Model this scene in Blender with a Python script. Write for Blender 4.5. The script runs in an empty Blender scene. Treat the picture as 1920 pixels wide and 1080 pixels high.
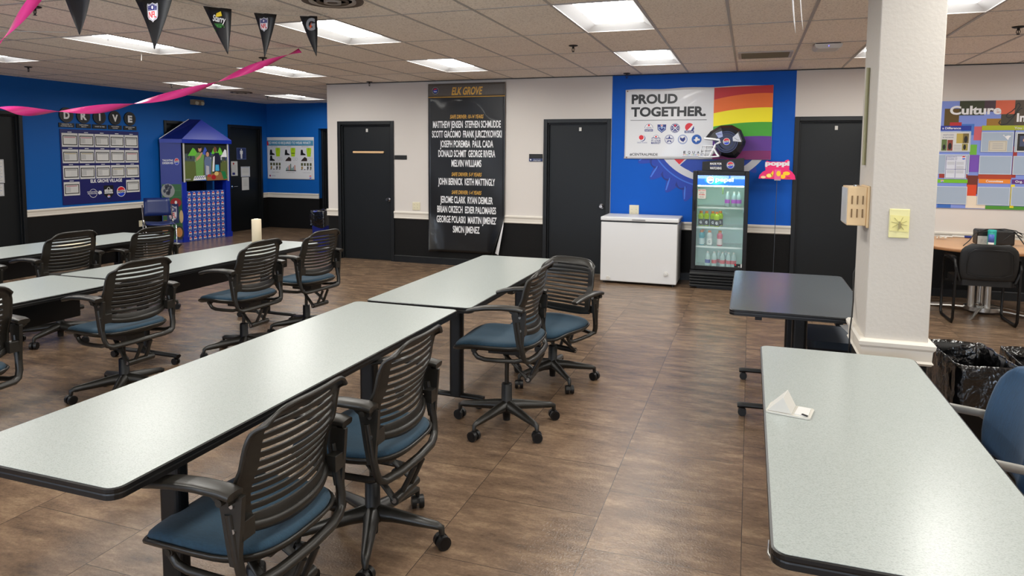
import bpy, bmesh, math, random
from mathutils import Vector, Matrix
random.seed(7)
PI = math.pi
SC = bpy.context.scene
COL = SC.collection

# ------------------------------------------------------------------ camera
F_PX, PY = 1292.97, 398.8
YAW, PIT, ROL, CAMH = 0.3312, 0.0833, -0.0074, 1.6575
D, H = 9.437, 2.752                     # main wall depth, ceiling height


def ray(xr, zr, y2):
    cy, sy = math.cos(YAW), math.sin(YAW)
    cp, sp = math.cos(PIT), math.sin(PIT)
    cr, sr = math.cos(ROL), math.sin(ROL)
    x = cr*xr + sr*zr
    z2 = -sr*xr + cr*zr
    y = cp*y2 + sp*z2
    z = -sp*y2 + cp*z2
    return Vector((cy*x - sy*y, sy*x + cy*y, z))


cam_d = bpy.data.cameras.new('camera')
cam = bpy.data.objects.new('camera', cam_d)
COL.objects.link(cam)
R3 = Matrix((ray(1, 0, 0), ray(0, 1, 0), -ray(0, 0, 1))).transposed()
cam.matrix_world = Matrix.Translation((0, 0, CAMH)) @ R3.to_4x4()
cam_d.sensor_width = 36
cam_d.lens = F_PX/1920*36
cam_d.shift_y = (PY - 540)/1920
cam_d.clip_start = 0.05
SC.camera = cam

# ------------------------------------------------------------------ world, exposure
w = bpy.data.worlds.new('world')
SC.world = w
w.use_nodes = True
w.node_tree.nodes['Background'].inputs[0].default_value = (0.5, 0.55, 0.6, 1)
w.node_tree.nodes['Background'].inputs[1].default_value = 0.05
SC.view_settings.view_transform = 'Standard'
SC.view_settings.look = 'None'
SC.view_settings.exposure = 1.08
SC.cycles.max_bounces = 12
SC.cycles.diffuse_bounces = 8
SC.cycles.glossy_bounces = 4
SC.cycles.sample_clamp_indirect = 8
SC.view_settings.gamma = 1
SC.view_settings.use_curve_mapping = False
LAMP = 11.5                              # strength of the ceiling lamp lenses

FILL = 3.4                               # glow of the added, unseen windows behind the camera

# ------------------------------------------------------------------ materials
MAT = {}


def srgb(c):
    return tuple(((v/255)/12.92 if v <= 10 else (((v/255)+0.055)/1.055)**2.4) for v in c)


def mat(name, col, rough=0.5, metal=0.0, spec=0.5, bump=None, var=None, emit=0.0, trans=0.0, coat=0.0, sheen=0.0):
    """bump=(scale,strength) noise; var=(scale,amount) colour noise"""
    if name in MAT:
        return MAT[name]
    m = bpy.data.materials.new(name)
    m.use_nodes = True
    nt = m.node_tree
    b = nt.nodes['Principled BSDF']
    c = srgb(col)
    b.inputs['Base Color'].default_value = (*c, 1)
    b.inputs['Roughness'].default_value = rough
    b.inputs['Metallic'].default_value = metal
    b.inputs['Specular IOR Level'].default_value = spec
    b.inputs['Coat Weight'].default_value = coat
    b.inputs['Sheen Weight'].default_value = sheen
    b.inputs['Transmission Weight'].default_value = trans
    if emit:
        b.inputs['Emission Color'].default_value = (*c, 1)
        b.inputs['Emission Strength'].default_value = emit
    if bump or var:
        tc = nt.nodes.new('ShaderNodeTexCoord')
    if bump:
        n = nt.nodes.new('ShaderNodeTexNoise')
        n.inputs['Scale'].default_value = bump[0]
        n.inputs['Detail'].default_value = 3
        bp = nt.nodes.new('ShaderNodeBump')
        bp.inputs['Strength'].default_value = bump[1]
        bp.inputs['Distance'].default_value = 0.005
        nt.links.new(tc.outputs['Object'], n.inputs['Vector'])
        nt.links.new(n.outputs['Fac'], bp.inputs['Height'])
        nt.links.new(bp.outputs['Normal'], b.inputs['Normal'])
    if var:
        n = nt.nodes.new('ShaderNodeTexNoise')
        n.inputs['Scale'].default_value = var[0]
        n.inputs['Detail'].default_value = 5
        r = nt.nodes.new('ShaderNodeMapRange')
        r.inputs['To Min'].default_value = 1 - var[1]
        r.inputs['To Max'].default_value = 1 + var[1]
        mx = nt.nodes.new('ShaderNodeVectorMath')
        mx.operation = 'SCALE'
        mx.inputs[0].default_value = c
        nt.links.new(tc.outputs['Object'], n.inputs['Vector'])
        nt.links.new(n.outputs['Fac'], r.inputs['Value'])
        nt.links.new(r.outputs['Result'], mx.inputs['Scale'])
        nt.links.new(mx.outputs['Vector'], b.inputs['Base Color'])
    MAT[name] = m
    return m


def N(nt, kind, **kw):
    n = nt.nodes.new(kind)
    for k, v in kw.items():
        if k in n.inputs:
            n.inputs[k].default_value = v
        else:
            setattr(n, k, v)
    return n


def floor_mat():
    m = bpy.data.materials.new('vinyl_floor')
    m.use_nodes = True
    nt = m.node_tree
    L = nt.links.new
    b = nt.nodes['Principled BSDF']
    tc = N(nt, 'ShaderNodeTexCoord')
    mp = N(nt, 'ShaderNodeMapping')
    mp.inputs['Rotation'].default_value = (0, 0, PI/2)      # brick rows run along Y
    mp.inputs['Location'].default_value = (0.1, -0.02, 0)
    L(tc.outputs['Object'], mp.inputs['Vector'])
    br = N(nt, 'ShaderNodeTexBrick')
    br.offset = 0.5
    br.inputs['Scale'].default_value = 1
    br.inputs['Brick Width'].default_value = 0.53
    br.inputs['Row Height'].default_value = 0.625
    br.inputs['Mortar Size'].default_value = 0.0016
    br.inputs['Mortar Smooth'].default_value = 0.1
    br.inputs['Color1'].default_value = (0, 0, 0, 1)
    br.inputs['Color2'].default_value = (1, 1, 1, 1)
    br.inputs['Mortar'].default_value = (0.5, 0.5, 0.5, 1)
    L(mp.outputs['Vector'], br.inputs['Vector'])
    # per-tile offset makes the streaks differ between tiles
    off = N(nt, 'ShaderNodeVectorMath', operation='SCALE')
    off.inputs['Scale'].default_value = 7.0
    L(br.outputs['Color'], off.inputs[0])
    ad = N(nt, 'ShaderNodeVectorMath', operation='ADD')
    L(tc.outputs['Object'], ad.inputs[0])
    L(off.outputs['Vector'], ad.inputs[1])
    st = N(nt, 'ShaderNodeMapping')
    st.inputs['Scale'].default_value = (2.4, 7.0, 1)
    L(ad.outputs['Vector'], st.inputs['Vector'])
    n1 = N(nt, 'ShaderNodeTexNoise', Scale=1.6, Detail=9, Roughness=0.68)
    L(st.outputs['Vector'], n1.inputs['Vector'])
    st2 = N(nt, 'ShaderNodeMapping')
    st2.inputs['Scale'].default_value = (26, 44, 1)
    L(ad.outputs['Vector'], st2.inputs['Vector'])
    n2 = N(nt, 'ShaderNodeTexNoise', Scale=2.0, Detail=5, Roughness=0.7)
    L(st2.outputs['Vector'], n2.inputs['Vector'])
    cr = N(nt, 'ShaderNodeValToRGB')
    e = cr.color_ramp.elements
    e[0].position = 0.22
    e[0].color = (*srgb((72, 58, 47)), 1)
    e[1].position = 0.78
    e[1].color = (*srgb((154, 130, 104)), 1)
    x = e.new(0.5)
    x.color = (*srgb((114, 93, 75)), 1)
    L(n1.outputs['Fac'], cr.inputs['Fac'])
    mr = N(nt, 'ShaderNodeMapRange')
    mr.inputs['From Min'].default_value = 0.3
    mr.inputs['From Max'].default_value = 0.7
    mr.inputs['To Min'].default_value = 0.80
    mr.inputs['To Max'].default_value = 1.20
    L(n2.outputs['Fac'], mr.inputs['Value'])
    s1 = N(nt, 'ShaderNodeVectorMath', operation='SCALE')
    L(cr.outputs['Color'], s1.inputs[0])
    L(mr.outputs['Result'], s1.inputs['Scale'])
    # tile to tile brightness
    sp = N(nt, 'ShaderNodeSeparateColor')
    L(br.outputs['Color'], sp.inputs[0])
    mr2 = N(nt, 'ShaderNodeMapRange')
    mr2.inputs['To Min'].default_value = 0.93
    mr2.inputs['To Max'].default_value = 1.07
    L(sp.outputs[0], mr2.inputs['Value'])
    s2 = N(nt, 'ShaderNodeVectorMath', operation='SCALE')
    L(s1.outputs['Vector'], s2.inputs[0])
    L(mr2.outputs['Result'], s2.inputs['Scale'])
    seam = N(nt, 'ShaderNodeMix', data_type='RGBA')
    L(br.outputs['Fac'], seam.inputs[0])
    L(s2.outputs['Vector'], seam.inputs[6])
    seam.inputs[7].default_value = (*srgb((62, 52, 45)), 1)
    L(seam.outputs[2], b.inputs['Base Color'])
    b.inputs['Roughness'].default_value = 0.23
    b.inputs['Specular IOR Level'].default_value = 0.5
    mb = N(nt, 'ShaderNodeMapping')
    mb.inputs['Scale'].default_value = (1, 1.3, 1)
    L(tc.outputs['Object'], mb.inputs['Vector'])
    nb = N(nt, 'ShaderNodeTexNoise', Scale=95, Detail=3, Roughness=0.6)
    L(mb.outputs['Vector'], nb.inputs['Vector'])
    bp = N(nt, 'ShaderNodeBump')
    bp.inputs['Strength'].default_value = 0.5
    bp.inputs['Distance'].default_value = 0.003
    L(nb.outputs['Fac'], bp.inputs['Height'])
    L(bp.outputs['Normal'], b.inputs['Normal'])
    return m


def tile_mat():
    m = bpy.data.materials.new('acoustic_tile')
    m.use_nodes = True
    nt = m.node_tree
    L = nt.links.new
    b = nt.nodes['Principled BSDF']
    tc = N(nt, 'ShaderNodeTexCoord')
    mp = N(nt, 'ShaderNodeMapping')
    L(tc.outputs['Object'], mp.inputs['Vector'])
    v = N(nt, 'ShaderNodeTexNoise', Scale=70, Detail=4, Roughness=0.65)
    v.inputs['Distortion'].default_value = 0.6
    L(mp.outputs['Vector'], v.inputs['Vector'])
    cr = N(nt, 'ShaderNodeValToRGB')
    e = cr.color_ramp.elements
    e[0].position = 0.36
    e[0].color = (*srgb((206, 193, 180)), 1)
    e[1].position = 0.5
    e[1].color = (*srgb((248, 238, 226)), 1)
    L(v.outputs['Fac'], cr.inputs['Fac'])
    big = N(nt, 'ShaderNodeTexNoise', Scale=0.9, Detail=2)
    L(tc.outputs['Object'], big.inputs['Vector'])
    mr = N(nt, 'ShaderNodeMapRange')
    mr.inputs['To Min'].default_value = 0.9
    mr.inputs['To Max'].default_value = 1.08
    L(big.outputs['Fac'], mr.inputs['Value'])
    s = N(nt, 'ShaderNodeVectorMath', operation='SCALE')
    L(cr.outputs['Color'], s.inputs[0])
    L(mr.outputs['Result'], s.inputs['Scale'])
    L(s.outputs['Vector'], b.inputs['Base Color'])
    b.inputs['Roughness'].default_value = 0.95
    bp = N(nt, 'ShaderNodeBump')
    bp.inputs['Strength'].default_value = 0.5
    bp.inputs['Distance'].default_value = 0.004
    L(v.outputs['Fac'], bp.inputs['Height'])
    L(bp.outputs['Normal'], b.inputs['Normal'])
    return m


def laminate_mat(name, c_lo, c_hi, rough=0.3, scale=130):
    m = bpy.data.materials.new(name)
    m.use_nodes = True
    nt = m.node_tree
    L = nt.links.new
    b = nt.nodes['Principled BSDF']
    tc = N(nt, 'ShaderNodeTexCoord')
    mp = N(nt, 'ShaderNodeMapping')
    mp.inputs['Scale'].default_value = (1, 2.0, 1)
    L(tc.outputs['Object'], mp.inputs['Vector'])
    n = N(nt, 'ShaderNodeTexNoise', Scale=scale, Detail=2, Roughness=0.6)
    L(mp.outputs['Vector'], n.inputs['Vector'])
    cr = N(nt, 'ShaderNodeValToRGB')
    e = cr.color_ramp.elements
    e[0].position = 0.36
    e[0].color = (*srgb(c_lo), 1)
    e[1].position = 0.52
    e[1].color = (*srgb(c_hi), 1)
    L(n.outputs['Fac'], cr.inputs['Fac'])
    L(cr.outputs['Color'], b.inputs['Base Color'])
    b.inputs['Roughness'].default_value = rough
    return m


def fabric_mat(name, col, stripes=False):
    m = bpy.data.materials.new(name)
    m.use_nodes = True
    nt = m.node_tree
    L = nt.links.new
    b = nt.nodes['Principled BSDF']
    tc = N(nt, 'ShaderNodeTexCoord')
    mp = N(nt, 'ShaderNodeMapping')
    mp.inputs['Scale'].default_value = (1, 6, 1) if not stripes else (1, 9, 1)
    L(tc.outputs['Object'], mp.inputs['Vector'])
    n = N(nt, 'ShaderNodeTexNoise', Scale=60 if not stripes else 24, Detail=4, Roughness=0.7)
    L(mp.outputs['Vector'], n.inputs['Vector'])
    mr = N(nt, 'ShaderNodeMapRange')
    mr.inputs['From Min'].default_value = 0.3
    mr.inputs['From Max'].default_value = 0.7
    mr.inputs['To Min'].default_value = 0.75
    mr.inputs['To Max'].default_value = 1.25
    L(n.outputs['Fac'], mr.inputs['Value'])
    s = N(nt, 'ShaderNodeVectorMath', operation='SCALE')
    s.inputs[0].default_value = srgb(col)
    L(mr.outputs['Result'], s.inputs['Scale'])
    L(s.outputs['Vector'], b.inputs['Base Color'])
    b.inputs['Roughness'].default_value = 0.9
    b.inputs['Sheen Weight'].default_value = 0.06
    bp = N(nt, 'ShaderNodeBump')
    bp.inputs['Strength'].default_value = 0.3
    bp.inputs['Distance'].default_value = 0.002
    L(n.outputs['Fac'], bp.inputs['Height'])
    L(bp.outputs['Normal'], b.inputs['Normal'])
    return m


def wood_mat():
    m = bpy.data.materials.new('maple_laminate')
    m.use_nodes = True
    nt = m.node_tree
    L = nt.links.new
    b = nt.nodes['Principled BSDF']
    tc = N(nt, 'ShaderNodeTexCoord')
    mp = N(nt, 'ShaderNodeMapping')
    mp.inputs['Scale'].default_value = (1.5, 18, 1)
    L(tc.outputs['Object'], mp.inputs['Vector'])
    n = N(nt, 'ShaderNodeTexNoise', Scale=3, Detail=5)
    L(mp.outputs['Vector'], n.inputs['Vector'])
    cr = N(nt, 'ShaderNodeValToRGB')
    e = cr.color_ramp.elements
    e[0].position = 0.3
    e[0].color = (*srgb((176, 128, 84)), 1)
    e[1].position = 0.7
    e[1].color = (*srgb((214, 166, 118)), 1)
    L(n.outputs['Fac'], cr.inputs['Fac'])
    L(cr.outputs['Color'], b.inputs['Base Color'])
    b.inputs['Roughness'].default_value = 0.35
    return m


M_floor = floor_mat()
M_tile = tile_mat()
M_lam = laminate_mat('speckled_laminate', (140, 147, 144), (162, 169, 167), 0.28, 210)
M_lam2 = laminate_mat('darkened_laminate', (74, 80, 85), (88, 94, 99), 0.2, 210)  # same laminate, colour darkened to stand in for its dimmer reflection
M_seat = fabric_mat('blue_upholstery', (30, 58, 76))
M_seat2 = fabric_mat('ribbed_blue_upholstery', (24, 58, 88), True)
M_wood = wood_mat()
M_wall = mat('wall_paint', (209, 203, 197), 0.75, bump=(160, 0.10), var=(1.3, 0.03))
M_col = mat('pillar_paint', (190, 184, 176), 0.6, bump=(60, 0.22), var=(1.6, 0.02))
M_blue = mat('blue_wall_paint', (0, 86, 166), 0.6, spec=0.3, bump=(200, 0.08))
M_wains = mat('black_wainscot', (9, 9, 10), 0.6, bump=(260, 0.8), spec=0.25)
M_trim = mat('white_trim', (214, 208, 197), 0.45)
M_door = mat('charcoal_door_paint', (13, 17, 20), 0.45, spec=0.35)
M_frame = mat('charcoal_frame_paint', (14, 17, 20), 0.42, spec=0.4)
M_dark = mat('dark_void', (6, 6, 7), 0.8)
M_blk = mat('black_metal', (5, 5, 6), 0.42, spec=0.4)
M_edge = mat('black_edge_band', (8, 8, 9), 0.38)
M_plas = mat('charcoal_plastic', (32, 30, 26), 0.36)
M_shine = mat('graphite_metal', (56, 54, 50), 0.3, metal=0.6)
M_rub = mat('black_rubber', (8, 8, 9), 0.45)
M_steel = mat('brushed_steel', (190, 188, 184), 0.28, metal=1)
M_chrome = mat('chrome', (220, 220, 222), 0.1, metal=1)
M_white = mat('white_enamel', (214, 215, 216), 0.35)
M_wht = mat('white_plastic', (206, 204, 198), 0.4)
M_ivory = mat('ivory_plastic', (216, 208, 180), 0.4)
M_grid = mat('ceiling_grid_metal', (176, 170, 166), 0.5)
M_lens = mat('lamp_lens', (255, 253, 246), 0.4, emit=LAMP)
M_lampin = mat('lamp_reflector', (200, 200, 202), 0.4)
M_black = mat('black_print', (8, 8, 9), 0.5)
M_pink = mat('pink_ribbon', (236, 60, 150), 0.45)


# ------------------------------------------------------------------ mesh builder
class MB:
    def __init__(s):
        s.v, s.f, s.mi, s.sm, s.mats = [], [], [], [], []

    def slot(s, m):
        if m not in s.mats:
            s.mats.append(m)
        return s.mats.index(m)

    def add(s, verts, faces, m, smooth=False):
        o = len(s.v)
        k = s.slot(m)
        s.v += [tuple(p) for p in verts]
        for f in faces:
            s.f.append(tuple(i+o for i in f))
            s.mi.append(k)
            s.sm.append(smooth)

    def box(s, c, d, m, rz=0, M=None):
        x, y, z = d[0]/2, d[1]/2, d[2]/2
        vs = [Vector((a*x, b*y, e*z)) for a in (-1, 1) for b in (-1, 1) for e in (-1, 1)]
        R = M if M else Matrix.Rotation(rz, 3, 'Z')
        vs = [R @ p + Vector(c) for p in vs]
        s.add(vs, [(0, 1, 3, 2), (4, 6, 7, 5), (0, 4, 5, 1), (2, 3, 7, 6), (0, 2, 6, 4), (1, 5, 7, 3)], m)

    def bb(s, x0, x1, y0, y1, z0, z1, m):
        s.box(((x0+x1)/2, (y0+y1)/2, (z0+z1)/2), (x1-x0, y1-y0, z1-z0), m)

    def cyl(s, p0, p1, r0, m, r1=None, n=16, caps=True, smooth=True):
        p0, p1 = Vector(p0), Vector(p1)
        r1 = r0 if r1 is None else r1
        t = (p1-p0).normalized()
        a = t.orthogonal().normalized()
        b = t.cross(a)
        ring = [(math.cos(2*PI*i/n), math.sin(2*PI*i/n)) for i in range(n)]
        vs = [p0+(a*c+b*q)*r0 for c, q in ring]+[p1+(a*c+b*q)*r1 for c, q in ring]
        s.add(vs, [(i, (i+1) % n, n+(i+1) % n, n+i) for i in range(n)], m, smooth)
        if caps:
            s.add(vs[:n], [tuple(range(n))[::-1]], m)
            s.add(vs[n:], [tuple(range(n))], m)

    def tube(s, pts, r, m, n=10, r2=None, up=None, close=False, radii=None, sq=1.0):
        """sweep an ellipse (r along side, r2 along up)"""
        pts = [Vector(p) for p in pts]
        r2 = r if r2 is None else r2
        k = len(pts)
        up = Vector(up) if up else None
        prev = None
        vs = []
        for i, p in enumerate(pts):
            if close:
                t = (pts[(i+1) % k]-pts[i-1]).normalized()
            else:
                t = (pts[min(i+1, k-1)]-pts[max(i-1, 0)]).normalized()
            if up:
                a = t.cross(up)
                a = a.normalized() if a.length > 1e-6 else (prev or t.orthogonal().normalized())
            elif prev is None:
                a = t.orthogonal().normalized()
            else:
                a = (prev - t*prev.dot(t)).normalized()
            prev = a
            b = a.cross(t)
            q = radii[i] if radii else 1
            for j in range(n):
                c, d = math.cos(2*PI*j/n), math.sin(2*PI*j/n)
                c, d = math.copysign(abs(c)**sq, c), math.copysign(abs(d)**sq, d)
                vs.append(p+a*(c*r*q)+b*(d*r2*q))
        fs = []
        for i in range(k if close else k-1):
            i2 = (i+1) % k
            for j in range(n):
                fs.append((i*n+j, i*n+(j+1) % n, i2*n+(j+1) % n, i2*n+j))
        s.add(vs, fs, m, True)
        if not close:
            s.add(vs[:n], [tuple(range(n))[::-1]], m)
            s.add(vs[-n:], [tuple(range(n))], m)

    def lathe(s, prof, c, m, n=20, smooth=True):
        c = Vector(c)
        vs = []
        for r, z in prof:
            for i in range(n):
                vs.append(c+Vector((r*math.cos(2*PI*i/n), r*math.sin(2*PI*i/n), z)))
        fs = [(k*n+i, k*n+(i+1) % n, (k+1)*n+(i+1) % n, (k+1)*n+i) for k in range(len(prof)-1) for i in range(n)]
        s.add(vs, fs, m, smooth)
        if prof[0][0] > 1e-4:
            s.add(vs[:n], [tuple(range(n))[::-1]], m)
        if prof[-1][0] > 1e-4:
            s.add(vs[-n:], [tuple(range(n))], m)

    def prism(s, poly, a, b, m, axis='z', smooth=False, m_side=None):
        """extrude 2D polygon; axis z: (x,y), axis y: (x,z), axis x: (y,z)"""
        def P(p, h):
            return {'z': (p[0], p[1], h), 'y': (p[0], h, p[1]), 'x': (h, p[0], p[1])}[axis]
        n = len(poly)
        vs = [P(p, a) for p in poly]+[P(p, b) for p in poly]
        s.add(vs, [tuple(range(n))[::-1]], m)
        s.add(vs, [tuple(range(n, 2*n))], m)
        s.add(vs, [(i, (i+1) % n, n+(i+1) % n, n+i) for i in range(n)], m_side or m, smooth)

    def grid(s, P, m, smooth=True, closeu=False, closev=False, skip=None):
        """P[i][j] grid of points"""
        a, b = len(P), len(P[0])
        vs = [p for row in P for p in row]
        fs = []
        for i in range(a if closeu else a-1):
            for j in range(b if closev else b-1):
                if skip and skip(i, j):
                    continue
                i2, j2 = (i+1) % a, (j+1) % b
                fs.append((i*b+j, i*b+j2, i2*b+j2, i2*b+j))
        s.add(vs, fs, m, smooth)

    def build(s, name, parent=None, loc=None, bevel=0, solid=0, weld=False, recalc=True, subsurf=0, seg=2):
        me = bpy.data.meshes.new(name)
        me.from_pydata(s.v, [], s.f)
        for m in s.mats:
            me.materials.append(m)
        me.polygons.foreach_set('material_index', s.mi)
        me.polygons.foreach_set('use_smooth', s.sm)
        if weld or recalc:
            bm = bmesh.new()
            bm.from_mesh(me)
            if weld:
                bmesh.ops.remove_doubles(bm, verts=bm.verts, dist=1e-5)
            if recalc:
                bmesh.ops.recalc_face_normals(bm, faces=bm.faces)
            bm.to_mesh(me)
            bm.free()
        o = bpy.data.objects.new(name, me)
        COL.objects.link(o)
        if parent:
            o.parent = parent
        if loc:
            o.location = loc
        if solid:
            md = o.modifiers.new('solid', 'SOLIDIFY')
            md.thickness = solid
            md.offset = 0
        if subsurf:
            md = o.modifiers.new('sub', 'SUBSURF')
            md.levels = md.render_levels = subsurf
        if bevel:
            md = o.modifiers.new('bevel', 'BEVEL')
            md.width = bevel
            md.segments = seg
            md.limit_method = 'ANGLE'
            md.angle_limit = 0.7
            md.harden_normals = False
        return o


def tag(o, label, cat, group=None, kind=None):
    if label:
        o['label'] = label
    if cat:
        o['category'] = cat
    if group:
        o['group'] = group
    if kind:
        o['kind'] = kind
    return o


def thing(name, label, cat, loc=(0, 0, 0), rz=0, group=None):
    o = bpy.data.objects.new(name, None)
    o.empty_display_size = 0.1
    COL.objects.link(o)
    o.location = loc
    o.rotation_euler = (0, 0, rz)
    return tag(o, label, cat, group)


def struct(mb, name, parent=None, **k):
    o = mb.build(name, parent, **k)
    if parent is None:
        o['kind'] = 'structure'
    return o


def copy_tree(o, parent=None):
    c = o.copy()
    COL.objects.link(c)
    if parent:
        c.parent = parent
        c.matrix_parent_inverse = o.matrix_parent_inverse
    for ch in list(o.children):
        copy_tree(ch, c)
    return c


# ------------------------------------------------------------------ text and flat prints
_txt = {}


def glyphs(text, bold=0.0):
    key = (text, bold)
    if key in _txt:
        return _txt[key]
    cu = bpy.data.curves.new('t', 'FONT')
    cu.body = text
    cu.size = 1.0
    cu.resolution_u = 4
    cu.offset = bold
    ob = bpy.data.objects.new('t', cu)
    COL.objects.link(ob)
    dg = bpy.context.evaluated_depsgraph_get()
    dg.update()
    me = bpy.data.meshes.new_from_object(ob.evaluated_get(dg))
    vs = [(v.co.x, v.co.y) for v in me.vertices]
    fs = [tuple(p.vertices) for p in me.polygons]
    bpy.data.objects.remove(ob)
    bpy.data.curves.remove(cu)
    bpy.data.meshes.remove(me)
    x0 = min((v[0] for v in vs), default=0)
    x1 = max((v[0] for v in vs), default=1)
    _txt[key] = (vs, fs, x0, x1)
    return _txt[key]


class Sheet:
    """flat print: coordinates in metres, u right, v up; layers lift slightly"""
    STEP = 0.0006

    def __init__(s, org, U, V, Nn, warp=None):
        s.o, s.U, s.V, s.N = Vector(org), Vector(U), Vector(V), Vector(Nn)
        s.mb = MB()
        s.warp = warp

    def P(s, u, v, l):
        n = l*s.STEP
        if s.warp:
            u, v, dn = s.warp(u, v)
            n += dn
        return s.o+s.U*u+s.V*v+s.N*n

    def poly(s, pts, m, l=1):
        s.mb.add([s.P(u, v, l) for u, v in pts], [tuple(range(len(pts)))], m)

    def rect(s, u0, v0, u1, v1, m, l=1):
        s.poly([(u0, v0), (u1, v0), (u1, v1), (u0, v1)], m, l)

    def base(s, u0, v0, u1, v1, m, nu=1, nv=1, l=0):
        P = [[s.P(u0+(u1-u0)*i/nu, v0+(v1-v0)*j/nv, l) for j in range(nv+1)] for i in range(nu+1)]
        s.mb.grid(P, m, smooth=nu > 1)

    def slab(s, u0, v0, u1, v1, th, m, front=True):
        """thin board from the back surface (n=-th) to n=0"""
        c = [(u0, v0), (u1, v0), (u1, v1), (u0, v1)]
        a = [s.o+s.U*u+s.V*v for u, v in c]
        b = [p-s.N*th for p in a]
        s.mb.add(a+b, [(0, 1, 2, 3), (7, 6, 5, 4), (0, 4, 5, 1), (1, 5, 6, 2), (2, 6, 7, 3), (3, 7, 4, 0)], m)

    def frame(s, u0, v0, u1, v1, t, m, l=1):
        s.rect(u0, v0, u1, v0+t, m, l)
        s.rect(u0, v1-t, u1, v1, m, l)
        s.rect(u0, v0+t, u0+t, v1-t, m, l)
        s.rect(u1-t, v0+t, u1, v1-t, m, l)

    def circle(s, u, v, r, m, l=1, n=28, ry=None, a0=0, a1=2*PI):
        ry = r if ry is None else ry
        full = abs(a1-a0) > 6.28
        k = n if full else n+1
        s.poly([(u+r*math.cos(a0+(a1-a0)*i/n), v+ry*math.sin(a0+(a1-a0)*i/n)) for i in range(k)], m, l)

    def ring(s, u, v, r0, r1, m, l=1, n=32, a0=0, a1=2*PI):
        P = [[s.P(u+r*math.cos(a0+(a1-a0)*i/n), v+r*math.sin(a0+(a1-a0)*i/n), l) for r in (r0, r1)] for i in range(n+1)]
        s.mb.grid(P, m, smooth=False)

    def line(s, pts, wd, m, l=1):
        for (a, b), (c, d) in zip(pts[:-1], pts[1:]):
            dx, dy = c-a, d-b
            q = math.hypot(dx, dy) or 1
            nx, ny = -dy/q*wd/2, dx/q*wd/2
            s.poly([(a+nx, b+ny), (c+nx, d+ny), (c-nx, d-ny), (a-nx, b-ny)], m, l)

    def text(s, t, u, v, h, m, l=2, width=None, align='c', shear=0.0, bold=0.0, rot=0.0):
        """h = cap height; width = total width to fit"""
        vs, fs, x0, x1 = glyphs(t, bold)
        sy = h/0.73
        sx = (width/(x1-x0)) if width else sy
        W = (x1-x0)*sx
        du = {'c': -W/2, 'l': 0, 'r': -W}[align]
        out = []
        cr, sr = math.cos(rot), math.sin(rot)
        for x, y in vs:
            a = (x-x0)*sx+du+shear*y*sy
            b = y*sy
            out.append(s.P(u+a*cr-b*sr, v+a*sr+b*cr, l))
        s.mb.add(out, fs, m)

    def done(s, name, parent=None, **k):
        return s.mb.build(name, parent, recalc=False, **k)


def ink(r, g, b, rough=0.45):
    return mat('ink_%d_%d_%d' % (r, g, b), (r, g, b), rough)


I_white = ink(226, 226, 228)
I_paper = ink(206, 206, 204)
I_red = ink(206, 30, 44)
I_navy = ink(24, 30, 110)
I_dnavy = ink(16, 20, 48)
I_roy = ink(20, 70, 180)
I_grey = ink(150, 152, 156)
I_gold = ink(206, 158, 62)
I_blk = ink(16, 16, 18)


def globe(s, u, v, r, l=2, word=True):
    """round soft drink badge: red top, white band, blue bottom"""
    s.circle(u, v, r, I_white, l)
    q = r*0.9
    n = 14
    top = [(u+q*math.cos(0.32+(PI-0.64)*i/n), v+q*math.sin(0.32+(PI-0.64)*i/n)) for i in range(n+1)]
    s.poly(top+[(u-q*0.5, v+q*0.22), (u+q*0.2, v+q*0.34)], I_red, l+1)
    bot = [(u+q*math.cos(-0.32-(PI-0.64)*i/n), v+q*math.sin(-0.32-(PI-0.64)*i/n)) for i in range(n+1)]
    s.poly(bot+[(u-q*0.4, v-q*0.34), (u+q*0.3, v-q*0.22)], ink(18, 60, 190), l+1)
    if word:
        s.text('PEPSI', u, v-r*0.17, r*0.36, I_blk, l+2, width=r*1.6, bold=0.03)


def shield(s, u, v, h, l=2):
    """football league shield"""
    w_ = h*0.72

    def sh(k):
        a = [(-0.5, 0.34), (-0.46, 0.46), (-0.3, 0.42), (-0.14, 0.44), (0, 0.5), (0.14, 0.44), (0.3, 0.42), (0.46, 0.46), (0.5, 0.34), (0.46, -0.2), (0.36, -0.34), (0.14, -0.4), (0, -0.5), (-0.14, -0.4), (-0.36, -0.34), (-0.46, -0.2)]
        return [(u+x*w_*k, v+y*h*k) for x, y in a]
    s.poly(sh(1.0), I_white, l)
    s.poly(sh(0.93), I_navy, l+1)
    s.poly(sh(0.86), I_white, l+2)
    s.poly([(u-0.40*w_, v+0.10*h), (u+0.40*w_, v+0.10*h), (u+0.41*w_, v+0.32*h), (u+0.2*w_, v+0.34*h), (u, v+0.41*h), (u-0.2*w_, v+0.34*h), (u-0.41*w_, v+0.32*h)], I_navy, l+3)
    for a in (-0.32, -0.2, 0.2, 0.32):
        for b in (0.16, 0.26):
            s.circle(u+a*w_, v+b*h, h*0.018, I_white, l+4, n=6)
    s.circle(u, v+0.25*h, w_*0.09, I_white, l+4, n=12, ry=h*0.09)
    s.text('NFL', u, v-0.26*h, h*0.32, I_red, l+3, width=w_*0.66, bold=0.03)


# ------------------------------------------------------------------ room shell
XL, XR, YB, YA = -10.22, 4.9, -5.2, 12.86      # left wall, right wall, wall behind camera, alcove wall
XE = -6.345                                    # left end of main wall
R0, R1 = 0.673, 0.785                          # chair rail
DT = 2.165                                     # door frame top on main wall
mb = MB()
mb.bb(XL-0.3, XR+0.3, YB-0.3, YA+0.6, -0.1, 0, M_floor)
struct(mb, 'floor')

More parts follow.
